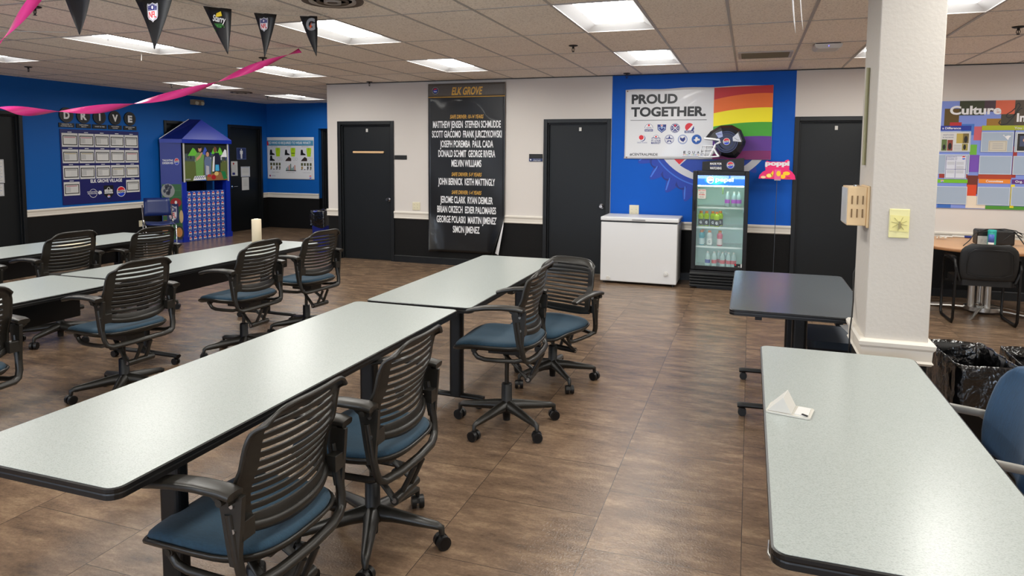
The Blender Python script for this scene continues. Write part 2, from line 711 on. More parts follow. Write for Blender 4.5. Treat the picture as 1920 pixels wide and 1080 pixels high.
GX, GS, HY, HS = -2.632, 0.6096, 6.124, 1.187
LAMPS = [(2, -1), (2, 1), (-2, 1), (-2, -1), (-6, -1), (-6, 1), (-10, 2), (-10, 4), (-10, -1), (6, -1), (6, 1),
         (-10, -3), (-6, -3), (-2, -3), (2, -3), (6, -3), (-10, -5), (-6, -5), (-2, -5), (2, -5), (6, -5),
         (-6, -8), (-2, -8), (2, -8), (6, -8), (10, 1), (10, -1), (10, -3), (10, -5)]
VENT = (4, 1)
mb = MB()
tees = MB()
for i in range(-13, 14):
    for j in range(-10, 7):
        if (i, j) in LAMPS:
            continue
        x0, x1 = max(GX+i*GS, XL-0.02), min(GX+(i+1)*GS, XR+0.02)
        y0, y1 = max(HY+j*HS, YB-0.02), min(HY+(j+1)*HS, YA+0.02)
        if x1 <= x0 or y1 <= y0:
            continue
        # a few tiles sit a little crooked on the grid, as old ones do
        dz = random.choice((0, 0, 0, 0.004))
        mb.add([(x0, y0, H+dz), (x1, y0, H+dz), (x1, y1, H+random.choice((0, 0.003))), (x0, y1, H)], [(3, 2, 1, 0)], M_tile)
mb.bb(XL-0.3, XR+0.3, YB-0.3, YA+0.6, H+0.14, H+0.2, M_dark)
struct(mb, 'ceiling', recalc=False)
for i in range(-13, 14):
    x = GX+i*GS
    if XL < x < XR:
        tees.bb(x-0.011, x+0.011, YB, YA, H-0.004, H+0.003, M_grid)
for j in range(-10, 7):
    y = HY+j*HS
    if YB < y < YA:
        tees.bb(XL, XR, y-0.009, y+0.009, H-0.003, H+0.003, M_grid)
struct(tees, 'trim_1')
mb = MB()   # dark strip drawn for the shaded gap where tiles meet the main wall
mb.bb(XE, XR, D-0.022, D, H-0.012, H-0.004, M_frame)
struct(mb, 'trim_2')


def wall_run(name, axis, pos, spans, doors, m_up, face=1, th=0.14, z1=H+0.13, end=0):
    """wall along an axis at pos, solid side away from the room; doors=[(a,b,top)]"""
    mb = MB()

    def bx(a, b, z0, zz, m):
        lo, hi = (pos, pos+th) if face > 0 else (pos-th, pos)
        if axis == 'x':
            mb.bb(a, b, lo, hi, z0, zz, m)
        else:
            mb.bb(lo, hi, a, b, z0, zz, m)
    for a, b in spans:
        bx(a, b, 0, R0+0.01, M_wains)
        bx(a, b, R0+0.01, z1, m_up)
    for a, b, t in doors:
        bx(a, b, t-0.01, z1, m_up)
    return struct(mb, name)


# main wall
D1, D2, D3 = (-6.157, -5.163), (-2.776, -1.815), (0.517, 1.50)
wall_run('wall_main', 'x', D, [(XE, D1[0]), (D1[1], D2[0]), (D2[1], D3[0]), (D3[1], XR)],
         [(*D1, DT), (*D2, DT), (*D3, DT)], M_wall)
# left wall (blue), alcove wall (blue), return wall, right and rear walls
LD = [(6.35, 7.36, 2.245), (9.98, 10.98, 2.25), (11.63, 12.67, 2.245)]
wall_run('wall_left', 'y', XL, [(YB, LD[0][0]), (LD[0][1], LD[1][0]), (LD[1][1], LD[2][0]), (LD[2][1], YA+0.14)], LD, M_blue, face=-1)
wall_run('wall_alcove', 'x', YA, [(XL, -8.88)], [(-8.88, XE+0.14, 2.21)], M_blue)
mb = MB()
mb.bb(XE, XE+0.14, D+0.14, YA+0.5, 0, H+0.13, M_wall)
struct(mb, 'wall_return')
mb = MB()
mb.bb(XR, XR+0.14, YB, D+0.14, 0, H+0.13, M_wall)
struct(mb, 'wall_right')
# unseen rear wall; its two wide windows are added to light the ceiling
WIN = [(-8.4, -4.2), (-2.8, 1.6)]
mb = MB()
mb.bb(XL, XR, YB-0.14, YB, 0, 0.9, M_wall)
mb.bb(XL, XR, YB-0.14, YB, 2.45, H+0.13, M_wall)
for a, b in ((XL, WIN[0][0]), (WIN[0][1], WIN[1][0]), (WIN[1][1], XR)):
    mb.bb(a, b, YB-0.14, YB, 0.9, 2.45, M_wall)
struct(mb, 'wall_rear')
M_fill = mat('added_light_pane', (214, 232, 255), 0.3, emit=FILL)  # glowing pane of the added windows, brightens the ceiling
for k, (a, b) in enumerate(WIN):
    mb = MB()
    mb.bb(a, b, YB-0.12, YB-0.10, 0.9, 2.45, M_fill)
    wo = struct(mb, 'window_%d' % (k+1))
    mb = MB()
    for q in range(5):
        x = a+(b-a)*q/4
        mb.bb(x-0.025, x+0.025, YB-0.10, YB, 0.9, 2.45, M_trim)
    mb.bb(a, b, YB-0.10, YB, 0.9, 0.95, M_trim)
    mb.bb(a, b, YB-0.10, YB, 2.40, 2.45, M_trim)
    mb.build('window_frame', wo)
# doorway beyond the alcove: reveal and dark door
mb = MB()
mb.bb(-8.88, XE+0.14, YA+0.30, YA+0.40, 0, 2.75, M_dark)
struct(mb, 'wall_recess')

RAIL = [(0, R0), (0.012, R0), (0.020, R0+0.012), (0.014, R0+0.022), (0.016, R0+0.07), (0.024, R0+0.082), (0.026, R0+0.10), (0.018, R1), (0, R1)]


def rail(name, axis, pos, a, b, side):
    mb = MB()
    for s0, s1 in (a if isinstance(a, list) else [(a, b)]):
        if axis == 'x':
            mb.prism([(pos+side*p, z) for p, z in RAIL], s0, s1, M_trim, 'x')
        else:
            mb.prism([(pos+side*p, z) for p, z in RAIL], s0, s1, M_trim, 'y')
    return struct(mb, name)


rail('trim_3', 'x', D, [(XE-0.02, D1[0]), (D1[1], D2[0]), (D2[1], D3[0]), (D3[1], XR)], 0, -1)
rail('trim_4', 'y', XL, [(YB, LD[0][0]), (LD[0][1], LD[1][0]), (LD[1][1], LD[2][0]), (LD[2][1], YA)], 0, 1)
rail('trim_5', 'x', YA, [(XL, -8.88)], 0, -1)
mb = MB()
for a, b in [(XE, D1[0]), (D1[1], D2[0]), (D2[1], D3[0]), (D3[1], XR)]:
    mb.prism([(D, 0), (D-0.014, 0), (D-0.014, 0.095), (D-0.004, 0.105), (D, 0.105)], a, b, M_frame, 'x')
struct(mb, 'baseboard_main')
mb = MB()
for a, b in [(YB, LD[0][0]), (LD[0][1], LD[1][0]), (LD[1][1], LD[2][0]), (LD[2][1], YA)]:
    mb.prism([(XL, 0), (XL+0.014, 0), (XL+0.014, 0.1), (XL, 0.105)], a, b, M_frame, 'y')
struct(mb, 'baseboard_left')


def knob(parent, p, n):
    """door knob at p, axis n"""
    mb = MB()
    p, n = Vector(p), Vector(n)
    mb.cyl(p, p+n*0.008, 0.034, M_chrome, n=20)
    mb.cyl(p+n*0.008, p+n*0.035, 0.012, M_chrome, n=12)
    mb.cyl(p+n*0.035, p+n*0.048, 0.020, M_chrome, r1=0.029, n=20)
    mb.cyl(p+n*0.048, p+n*0.062, 0.029, M_chrome, r1=0.022, n=20)
    return mb.build('door_knob', parent)


def door(name, axis, pos, a, b, top, side, knob_at=None, label_tab=True, lever=False):
    """axis along which the door lies; side = direction of the room (+1/-1)"""
    root = bpy.data.objects.new(name, None)
    COL.objects.link(root)
    root['kind'] = 'structure'
    t = 0.055

    def bx(mb, u0, u1, d0, d1, z0, z1, m):
        lo, hi = sorted((pos+side*d0, pos+side*d1))
        if axis == 'x':
            mb.bb(u0, u1, lo, hi, z0, z1, m)
        else:
            mb.bb(lo, hi, u0, u1, z0, z1, m)
    fr = MB()
    for u0, u1, z0, z1 in ((a, a+t, 0, top), (b-t, b, 0, top), (a+t, b-t, top-t, top)):
        bx(fr, u0, u1, -0.13, 0.02, z0, z1, M_frame)
    for u0, u1, z0, z1 in ((a+t, a+t+0.018, 0, top-t), (b-t-0.018, b-t, 0, top-t), (a+t, b-t, top-t-0.018, top-t)):
        bx(fr, u0, u1, -0.06, -0.015, z0, z1, M_frame)
    fr.build('door_frame', root, bevel=0.004)
    sl = MB()
    bx(sl, a+t+0.004, b-t-0.004, -0.10, -0.05, 0.012, top-t-0.004, M_door)
    sl.build('door_panel', root, bevel=0.002)
    th = MB()
    bx(th, a+t, b-t, -0.13, -0.02, 0, 0.012, M_shine)
    th.build('threshold', root)
    if knob_at is not None:
        p = (knob_at, pos+side*(-0.05), 0.955) if axis == 'x' else (pos+side*(-0.05), knob_at, 0.955)
        n = (0, side, 0) if axis == 'x' else (side, 0, 0)
        if lever:
            mb = MB()
            P, Nn = Vector(p), Vector(n)
            mb.cyl(P, P+Nn*0.012, 0.03, M_chrome)
            mb.cyl(P+Nn*0.012, P+Nn*0.05, 0.01, M_chrome)
            mb.tube([P+Nn*0.05, P+Nn*0.055+Vector((0, 0.03, 0)), P+Nn*0.05+Vector((0, 0.12, 0))], 0.009, M_chrome)
            mb.build('door_lever', root)
        else:
            knob(root, p, n)
    return root


d1 = door('door_1', 'x', D, *D1, DT, -1, knob_at=D1[1]-0.125)
d2 = door('door_2', 'x', D, *D2, DT, -1, knob_at=D2[1]-0.125)
d3 = door('door_3', 'x', D, *D3, DT, -1)
d4 = door('door_4', 'y', XL, *LD[0], 1)
d5 = door('door_5', 'y', XL, *LD[1], 1)
d6 = door('door_6', 'y', XL, *LD[2], 1, knob_at=LD[2][0]+0.13, lever=True)
d7 = door('door_7', 'x', YA+0.12, -8.88, -7.8, 2.21, -1)
# small light tabs near the top of the doors
for dd, x in ((d1, -5.66), (d2, -2.26), (d3, 1.0)):
    mb = MB()
    mb.bb(x-0.017, x+0.017, D+0.05-0.008, D+0.05, 2.0, 2.05, M_wht)
    mb.build('door_tab', dd)
mb = MB()     # closer bracket on the third door
mb.bb(1.31, 1.345, D-0.03, D+0.04, 1.52, 2.02, M_blk)
mb.build('door_closer', d3, bevel=0.004)
mb = MB()
mb.prism([(-5.90, 1.672), (-5.37, 1.672), (-5.36, 1.687), (-5.37, 1.702), (-5.90, 1.702), (-5.91, 1.687)], D+0.03, D+0.05, mat('tan_wood_strip', (214, 176, 130), 0.5), 'y')
mb.build('name_strip', d1, bevel=0.004)['label'] = 'tan wooden strip'

# square pillar
CX0, CX1, CY0, CY1 = 0.557, 0.828, 3.68, 4.10
mb = MB()
mb.bb(CX0, CX1, CY0, CY1, R0+0.005, H+0.1, M_col)
mb.bb(CX0, CX1, CY0, CY1, 0, R0+0.005, M_wains)
struct(mb, 'wall_pillar', bevel=0.004)
mb = MB()
P = []
for px, pz in RAIL:
    q = px*1.15
    z = R0+(pz-R0)
    P.append([(CX0-q, CY0-q, z), (CX1+q, CY0-q, z), (CX1+q, CY1+q, z), (CX0-q, CY1+q, z)])
mb.grid(P, M_trim, smooth=False, closev=True)
struct(mb, 'trim_6')

# ------------------------------------------------------------------ ceiling lamps


def lamp_mesh():
    root = thing('ceiling_light', '', 'ceiling light')
    a, b = GS, HS
    fr = MB()
    t = 0.012
    for x0, x1, y0, y1 in ((0, t, 0, b), (a-t, a, 0, b), (t, a-t, 0, t), (t, a-t, b-t, b)):
        fr.bb(x0, x1, y0, y1, -0.006, 0.004, M_grid)
    fr.build('frame', root)
    rf = MB()
    i0, z1 = 0.085, 0.05
    o = [(t, t, 0), (a-t, t, 0), (a-t, b-t, 0), (t, b-t, 0)]
    n = [(t+i0, t+i0, z1), (a-t-i0, t+i0, z1), (a-t-i0, b-t-i0, z1), (t+i0, b-t-i0, z1)]
    rf.add(o+n, [(0, 1, 5, 4), (1, 2, 6, 5), (2, 3, 7, 6), (3, 0, 4, 7)], M_lampin)
    rf.build('reflector', root, recalc=False)
    ln = MB()
    ln.add(n, [(3, 2, 1, 0)], M_lens)
    ln.build('lens', root, recalc=False)
    return root


LNAME = {(2, -1): 'largest lit ceiling light in the photo, at the top edge right of centre',
         (2, 1): 'lit ceiling light just in front of the blue mural wall',
         (-2, 1): 'lit ceiling light nearest the tall black name banner',
         (-2, -1): 'lit ceiling light behind the tip of the rightmost black pennants',
         (-6, -1): 'long lit ceiling light behind the two left black pennants',
         (-6, 1): 'lit ceiling light behind the upper end of the pink streamer',
         (-10, 2): 'lit ceiling light crossed by the middle of the pink streamer',
         (-10, 4): 'farthest lit ceiling light, in the blue alcove corner',
         (-10, -1): 'lit ceiling light cut off by the left edge of the photo',
         (6, -1): 'lit ceiling light right of the white pillar top, near the upper right corner',
         (6, 1): 'lit ceiling light mostly hidden behind the left side of the pillar'}
lamp0 = lamp_mesh()
for k, (i, j) in enumerate(LAMPS):
    o = lamp0 if k == 0 else copy_tree(lamp0)
    o.location = (GX+i*GS, HY+j*HS, H)
    o['group'] = 'ceiling lights set in the tile grid'
    o['label'] = LNAME.get((i, j), 'lit rectangular ceiling light set in the tile grid outside the photo frame')

# ------------------------------------------------------------------ tables


def rounded_rect(x0, x1, y0, y1, r, n=6):
    out = []
    for cx, cy, a in ((x1-r, y1-r, 0), (x0+r, y1-r, PI/2), (x0+r, y0+r, PI), (x1-r, y0+r, 1.5*PI)):
        for k in range(n+1):
            t = a+PI/2*k/n
            out.append((cx+r*math.cos(t), cy+r*math.sin(t)))
    return out


def table(label, cx, cy, wx, ly, rz=0, lam=None, modesty=False, legs=(0.40, 0.40), group='long laminate training tables', post_dx=0.0, foot=0.31, topz=0.74):
    root = thing('training_table', label, 'table', (cx, cy, 0), rz, group)
    lam = lam or M_lam
    x0, x1, y0, y1 = -wx/2, wx/2, -ly/2, ly/2
    tp = MB()
    tp.prism(rounded_rect(x0+0.006, x1-0.006, y0+0.006, y1-0.006, 0.034), topz-0.030, topz, lam, 'z')
    tp.build('tabletop', root)
    eg = MB()
    o1 = rounded_rect(x0, x1, y0, y1, 0.04)
    o2 = rounded_rect(x0+0.006, x1-0.006, y0+0.006, y1-0.006, 0.034)
    prof = [(o2, topz-0.001), (o1, topz-0.003), (o1, topz-0.012), ([(x*0.997, y*0.999) for x, y in o1], topz-0.016), (o1, topz-0.020), (o1, topz-0.034), (o2, topz-0.036)]
    eg.grid([[(x, y, z) for x, y in o] for o, z in prof], M_edge, smooth=False, closev=True)
    eg.build('edge_band', root)
    ap = MB()
    ap.bb(x0+0.15, x0+0.19, y0+0.10, y1-0.10, topz-0.075, topz-0.036, M_blk)
    ap.bb(x1-0.19, x1-0.15, y0+0.10, y1-0.10, topz-0.075, topz-0.036, M_blk)
    ap.build('under_rail', root)
    for yy in (y0+legs[0], y1-legs[1]):
        lg = MB()
        lg.prism(rounded_rect(post_dx-0.045, post_dx+0.045, yy-0.028, yy+0.028, 0.02, 4), 0.07, topz-0.07, M_blk, 'z')
        lg.bb(x0+0.15, x1-0.15, yy-0.03, yy+0.03, topz-0.08, topz-0.036, M_blk)
        lg.build('leg', root)
        ft = MB()
        ft.tube([(-foot, yy, 0.066), (-foot+0.03, yy, 0.07), (0, yy, 0.075), (foot-0.03, yy, 0.07), (foot, yy, 0.066)], 0.026, M_blk, n=12, r2=0.016, up=(0, 0, 1))
        ft.build('foot', root)
        for s in (-1, 1):
            c = MB()
            c.cyl((s*(foot-0.03), yy, 0.062), (s*(foot-0.03), yy, 0.05), 0.008, M_blk, n=8)
            c.cyl((s*(foot-0.03), yy-0.019, 0.026), (s*(foot-0.03), yy-0.005, 0.026), 0.026, M_rub)
            c.cyl((s*(foot-0.03), yy+0.005, 0.026), (s*(foot-0.03), yy+0.019, 0.026), 0.026, M_rub)
            c.cyl((s*(foot-0.03), yy-0.01, 0.03), (s*(foot-0.03), yy+0.01, 0.03), 0.018, M_blk)
            c.build('caster', root)
    if modesty:
        md = MB()
        md.bb(-0.012+post_dx*0, 0.012, y0+0.08, y1-0.08, topz-0.26, topz-0.075, M_blk)
        md.build('modesty_panel', root)
    return root


table('long pale speckled table in the foreground with its near corner at the lower left', -1.955, 2.535, 0.70, 2.36, 0, legs=(0.42, 0.66), post_dx=0.13, foot=0.32)
table('long pale speckled table beyond the foreground table, end to end with it', -1.925, 4.82, 0.715, 2.11, 0.012, legs=(0.33, 0.4), post_dx=0.13, foot=0.32)
table('pale speckled table in the second row, cut off by the left photo edge', -4.545, 2.53, 0.72, 2.34, 0, modesty=True, legs=(0.42, 1.66), post_dx=0.12, foot=0.34)
table('pale speckled table in the second row with the paper roll on it', -4.53, 4.89, 0.72, 2.32, 0.01, modesty=True, legs=(0.42, 0.42), post_dx=0.0, foot=0.34)
table('pale table in the back row nearest the blue left wall', -6.42, 4.86, 0.74, 2.28, 0.0, modesty=True)
table('pale speckled table in the right foreground with a paper tent standing on it', 0.41, 2.59, 0.665, 1.885, 0, legs=(0.40, 0.40), foot=0.25)
table('grey-looking table behind the white pillar in front of the drinks cooler', 0.305, 5.07, 0.79, 1.53, 0, lam=M_lam2, legs=(0.26, 0.50), post_dx=0.02, foot=0.33)

# ------------------------------------------------------------------ slatted chairs


def chair_proto():
    root = thing('office_chair', '', 'chair')
    # --- seat pad and shell: super-ellipse outline
    def outline(k, grow=0.0):
        out = []
        for i in range(44):
            t = 2*PI*i/44
            c, s_ = math.cos(t), math.sin(t)
            n = 5.5 if c > 0 else 3.1
            x = 0.052+(0.25+grow)*k*math.copysign(abs(c)**(2/n), c)
            y = (0.240+grow)*k*math.copysign(abs(s_)**(2/n), s_)
            if c > 0:
                y *= 1-0.04*c
            out.append((x, y))
        return out
    ZS = 0.434
    pad = MB()
    rings = [(0.985, 0.0, 0.0), (1.0, 0.0, 0.008), (0.985, 0.0, 0.018), (0.94, 0.0, 0.024), (0.8, 0.0, 0.025), (0.55, 0.0, 0.020), (0.25, 0, 0.016)]

    def zz(x, z):
        return ZS+z-(0.035*((x-0.17)/0.13)**2 if x > 0.17 else 0)-0.0*x+(0.010*((-x)/0.2)**2 if x < 0 else 0)
    P = [[(x, y, zz(x, z)) for x, y in outline(k)] for k, _, z in rings]
    pad.grid(P, M_seat, closev=True)
    pad.add(P[-1], [tuple(range(44))], M_seat, True)
    pad.build('seat_pad', root)
    sh = MB()
    P = [[(x, y, zz(x, z)) for x, y in outline(k, g)] for k, g, z in ((1.0, 0.0, 0.002), (1, 0.008, 0.006), (1.0, 0.012, 0.0), (1.0, 0.010, -0.008), (0.97, 0.0, -0.026), (0.75, 0, -0.04), (0.3, 0, -0.045))]
    sh.grid(P, M_plas, closev=True)
    sh.add(P[-1], [tuple(range(44))], M_plas)
    sh.build('seat_shell', root)
    # --- slatted backrest
    bk = MB()
    NS = 18
    rows = [0.0, 0.05, 0.115]
    t = 0.115
    nslot = 11
    step = (0.90-0.115)/nslot
    slots = []
    for k in range(nslot):
        rows.append(t+step*0.66)
        slots.append(len(rows)-1)
        rows.append(t+step)
        t += step
    rows = rows[:]          # 0 .. 0.90
    rows += [0.925, 0.95, 0.975, 1.0]

    def bp(si, tv):
        s_ = -1+2*si/NS
        w_ = 0.227+0.012*math.sin(PI*min(tv*1.1, 1))
        if tv > 0.72:
            q = (tv-0.72)/0.28
            w_ *= 1-0.09*q**3
        if tv < 0.12:
            w_ *= 1-0.05*((0.12-tv)/0.12)**2
        z = 0.498+0.398*tv
        if tv > 0.7:
            z -= 0.045*abs(s_)**5.5*((tv-0.7)/0.3)**1.3
        if tv < 0.15:
            z += 0.022*abs(s_)**4*(1-tv/0.15)
        # profile of the centre line
        xc = -0.175+0.022*math.sin(PI*min(tv/0.55, 1)) - 0.055*max(0, tv-0.35)**1.3 - 0.034*max(0, (tv-0.86)/0.14)**2
        x = xc+(0.062-0.030*tv)*abs(s_)**2.2
        z -= 0.0*(1-s_*s_)
        z -= 0.012*(1-s_*s_)*(1-tv**3)
        return (x, s_*w_, z)
    P = [[bp(si, tv) for si in range(NS+1)] for tv in rows]
    a0 = {0: 4, 1: 3}

    def skip(i, j):
        if i in slots:
            lo = 3 if i == slots[-1] else 2 if i < slots[-1] else 2
            return lo <= j < NS-2
        return False
    bk.grid(P, M_plas, skip=skip)
    bo = bk.build('backrest', root, solid=0.008)
    md = bo.modifiers.new('bevel', 'BEVEL')
    md.width = 0.0025
    md.segments = 2
    md.limit_method = 'ANGLE'
    rim = MB()
    pts = [P[i][0] for i in range(2, len(P))]+[P[-1][j] for j in range(1, NS)]+[P[i][NS] for i in range(len(P)-1, 1, -1)]
    rim.tube(pts, 0.008, M_plas, n=8, r2=0.008)
    rim.tube([(x-0.004, y, z) for x, y, z in P[1]], 0.018, M_plas, n=10, r2=0.010, up=(1, 0, 0))
    rim.build('back_rim', root)
    # --- frame: uprights, rear loop, side arms
    fr = MB()
    path = []
    for s_ in (1, -1):
        half = [(-0.118, 0.268*s_, 0.60), (-0.128, 0.267*s_, 0.54), (-0.138, 0.265*s_, 0.47), (-0.148, 0.26*s_, 0.41), (-0.155, 0.247*s_, 0.372), (-0.166, 0.218*s_, 0.360), (-0.190, 0.14*s_, 0.364), (-0.202, 0.0, 0.368)]
        path = half if s_ == 1 else path+half[:-1][::-1]
    fr.tube(path, 0.015, M_plas, n=10, r2=0.019, up=(0, 0, 1) if False else None)
    for s_ in (1, -1):
        fr.prism([(-0.170, 0.660), (-0.095, 0.660), (-0.084, 0.635), (-0.092, 0.60), (-0.108, 0.50), (-0.120, 0.44), (-0.152, 0.44), (-0.158, 0.52), (-0.166, 0.60)], 0.258*s_, 0.276*s_, M_plas, 'y')
        fr.prism([(-0.16, 0.575), (-0.12, 0.575), (-0.125, 0.52), (-0.16, 0.515)], 0.21*s_, 0.262*s_, M_plas, 'y')
        fr.tube([(-0.150, 0.252*s_, 0.378), (-0.10, 0.240*s_, 0.362), (0.0, 0.228*s_, 0.354), (0.09, 0.222*s_, 0.352), (0.135, 0.220*s_, 0.362), (0.155, 0.220*s_, 0.385), (0.157, 0.218*s_, 0.41)], 0.012, M_plas, n=10, r2=0.014)
        fr.cyl((0.155, 0.203*s_, 0.405), (0.155, 0.236*s_, 0.405), 0.016, M_plas)
        fr.cyl((0.155, 0.236*s_, 0.405), (0.155, 0.239*s_, 0.405), 0.010, M_shine)
        for bx_, bz in ((-0.134, 0.628), (-0.138, 0.552)):
            fr.cyl((bx_, 0.276*s_, bz), (bx_, 0.281*s_, bz), 0.0075, M_steel, n=12)
    fr.build('back_frame', root, bevel=0.003)
    # --- arm rests
    for s_ in (1, -1):
        ar = MB()
        y = 0.290*s_
        ar.tube([(-0.160, y, 0.672), (-0.12, y, 0.679), (-0.03, y, 0.681), (0.06, y, 0.675), (0.13, y-0.004*s_, 0.662), (0.175, y-0.008*s_, 0.648)], 0.034, M_plas, n=20, r2=0.014, up=(0, 0, 1), radii=[0.95, 1, 1, 0.98, 0.92, 0.76], sq=0.6)
        ar.cyl((-0.125, y-0.03, 0.655), (-0.125, y+0.03, 0.655), 0.012, M_plas)
        ar.prism([(-0.15, 0.68), (-0.06, 0.68), (-0.085, 0.655), (-0.115, 0.635), (-0.145, 0.64)], y-0.013, y+0.013, M_plas, 'y')
        ar.build('arm_rest', root)
    # --- mechanism
    me = MB()
    me.bb(-0.10, 0.12, -0.07, 0.07, 0.345, 0.40, M_plas)
    for s_ in (-1, 1):
        me.tube([(0.02, 0.055*s_, 0.345), (-0.06, 0.075*s_, 0.28), (-0.135, 0.088*s_, 0.214)], 0.010, M_plas, n=8, r2=0.018, up=(0, 1, 0))
        me.tube([(-0.20, 0.035*s_, 0.345), (-0.175, 0.035*s_, 0.29), (-0.14, 0.04*s_, 0.22)], 0.012, M_plas, n=8)
    me.cyl((-0.138, -0.098, 0.214), (-0.138, 0.098, 0.214), 0.020, M_plas, n=18)
    for s_ in (-1, 1):
        me.cyl((-0.138, 0.098*s_, 0.214), (-0.138, 0.101*s_, 0.214), 0.011, M_steel, n=12)
    me.build('tilt_mechanism', root, bevel=0.003)
    pi = MB()
    pi.cyl((0.02, 0, 0.09), (0.02, 0, 0.36), 0.0135, M_shine, n=14)
    pi.build('gas_column', root)
    # --- star base
    bs = MB()
    bs.lathe([(0.028, 0.262), (0.032, 0.259), (0.033, 0.15), (0.042, 0.14), (0.044, 0.09), (0.034, 0.082), (0.024, 0.078), (0.022, 0.030)], (0.0, 0, 0), M_rub, n=20)
    for k in range(5):
        a = 2*PI*k/5
        ca, sa = math.cos(a), math.sin(a)
        bs.tube([(0.025*ca, 0.025*sa, 0.122), (0.10*ca, 0.10*sa, 0.118), (0.20*ca, 0.20*sa, 0.106), (0.290*ca, 0.290*sa, 0.096), (0.309*ca, 0.309*sa, 0.088), (0.312*ca, 0.312*sa, 0.062)], 0.026, M_plas, n=16, r2=0.027, radii=[1.3, 1.05, 0.84, 0.64, 0.52, 0.40], sq=0.7)
    bs.build('star_base', root)
    first = None
    for k in range(5):
        a = 2*PI*k/5
        if first is None:
            c = MB()
            for q in (-1, 1):
                c.cyl((0, 0.007*q, 0.030), (0, 0.028*q, 0.030), 0.030, M_rub, n=20)
                c.cyl((0, 0.028*q, 0.030), (0, 0.0295*q, 0.030), 0.022, M_blk, n=16)
            c.prism([(-0.024, 0.030), (-0.016, 0.052), (0.0, 0.060), (0.016, 0.052), (0.014, 0.03)], -0.008, 0.008, M_rub, 'y')
            c.cyl((0, 0, 0.05), (0, 0, 0.075), 0.010, M_blk, n=10)
            o = first = c.build('caster', root)
        else:
            o = first.copy()
            COL.objects.link(o)
            o.parent = root
        o['arm'] = k
    return root


CH = chair_proto()
CHAIRS = [  # x, y, heading deg, lift, base heading deg, label
    (-1.525, 1.838, 179.6, 0.005, 20, 'slatted office chair with blue seat nearest the camera, at the foreground table'),
    (-1.466, 2.506, 180.2, 0.033, 7, 'slatted office chair just behind the nearest chair, its star base standing clear on the floor'),
    (-1.348, 3.905, 183.0, 0.115, 180, 'raised slatted chair side-on beside the gap between the two foreground tables'),
    (-1.325, 4.84, 251.0, -0.01, 20, 'slatted chair turned towards the camera beside the far end of the foreground tables'),
    (-3.965, 3.485, 176.5, 0.058, 232, 'slatted chair at the second row where its two tables meet'),
    (-3.880, 4.566, 178.5, 0.065, 234, 'slatted chair at the second row in front of the paper roll'),
    (-3.820, 5.33, 175.0, 0.072, 220, 'farthest slatted chair of the second row, near the bin'),
    (-5.70, 4.37, 178.9, 0.075, 285, 'back row slatted chair whose star base shows under the second row table'),
    (-5.945, 5.50, 171.5, 0.0, 250, 'slatted chair in the back row in front of the chrome framed chair'),
    (-3.86, 2.33, 176.0, 0.07, 200, 'slatted chair cut off by the left photo edge at the second row'),
    (-5.95, 3.67, 178.0, 0.03, 210, 'slatted chair in the back row showing only an arm at the left edge'),
]
for k, (x, y, hd, dz, bh, lab) in enumerate(CHAIRS):
    r = CH if k == 0 else copy_tree(CH)
    r.location = (x, y, 0)
    r.rotation_euler = (0, 0, math.radians(hd))
    r['label'] = lab
    r['group'] = 'slatted office chairs with blue seats'
    rel = math.radians(bh-hd)
    sw = random.Random(k)
    n = 0
    for c in r.children:
        nm = c.name.split('.')[0]
        if nm == 'star_base':
            c.location = (0.02, 0, 0)
            c.rotation_euler = (0, 0, rel)
        elif nm == 'caster':
            a = rel+2*PI*n/5
            n += 1
            c.location = (0.02+0.312*math.cos(a), 0.312*math.sin(a), 0)
            c.rotation_euler = (0, 0, sw.uniform(0, 2*PI))
        else:
            c.location = (0, 0, dz)

# ------------------------------------------------------------------ main wall: prints
UX, UZ, NY = (1, 0, 0), (0, 0, 1), (0, -1, 0)


def wall_sheet(y=D, warp=None):
    return Sheet((0, y, 0), UX, UZ, NY, warp)


# blue wall graphic with the huge bottle cap
M_mural = mat('mural_blue', (0, 84, 184), 0.6, spec=0.25, var=(3.0, 0.05))
s = wall_sheet(D-0.003)
s.slab(-1.809, R1, 0.515, H, 0.003, M_mural)
cx, cz = -0.478, 2.11
cap_hi, cap_mid, cap_dk = ink(60, 112, 214), ink(14, 56, 164), ink(8, 38, 128)
NT = 25
PH = math.radians(238.2)


def capk(a):
    """the cap is drawn tilted: its right side is narrower"""
    d = math.degrees(a) % 360
    return 1.0 if d < 258 else max(0.78, 1-0.22*(d-258)/38)


def cpt(r, a, k=1.0):
    r = r*(1-(1-capk(a))*k)
    return (min(max(cx+r*math.cos(a), -1.6), 0.2), min(cz+r*math.sin(a), 2.45))


A0, A1 = math.radians(190), math.radians(330)


def sector(r0, r1, m, l, n=120, k=1.0):
    s.mb.grid([[s.P(*cpt(r, A0+(A1-A0)*i/n, k if r > 0.8 else 0), l) for r in (r0, (r0+r1)/2, r1)] for i in range(n+1)], m, smooth=False)


def rim(a):
    return 0.945+0.155*(0.5+0.5*math.cos(NT*(a-PH)))**1.3


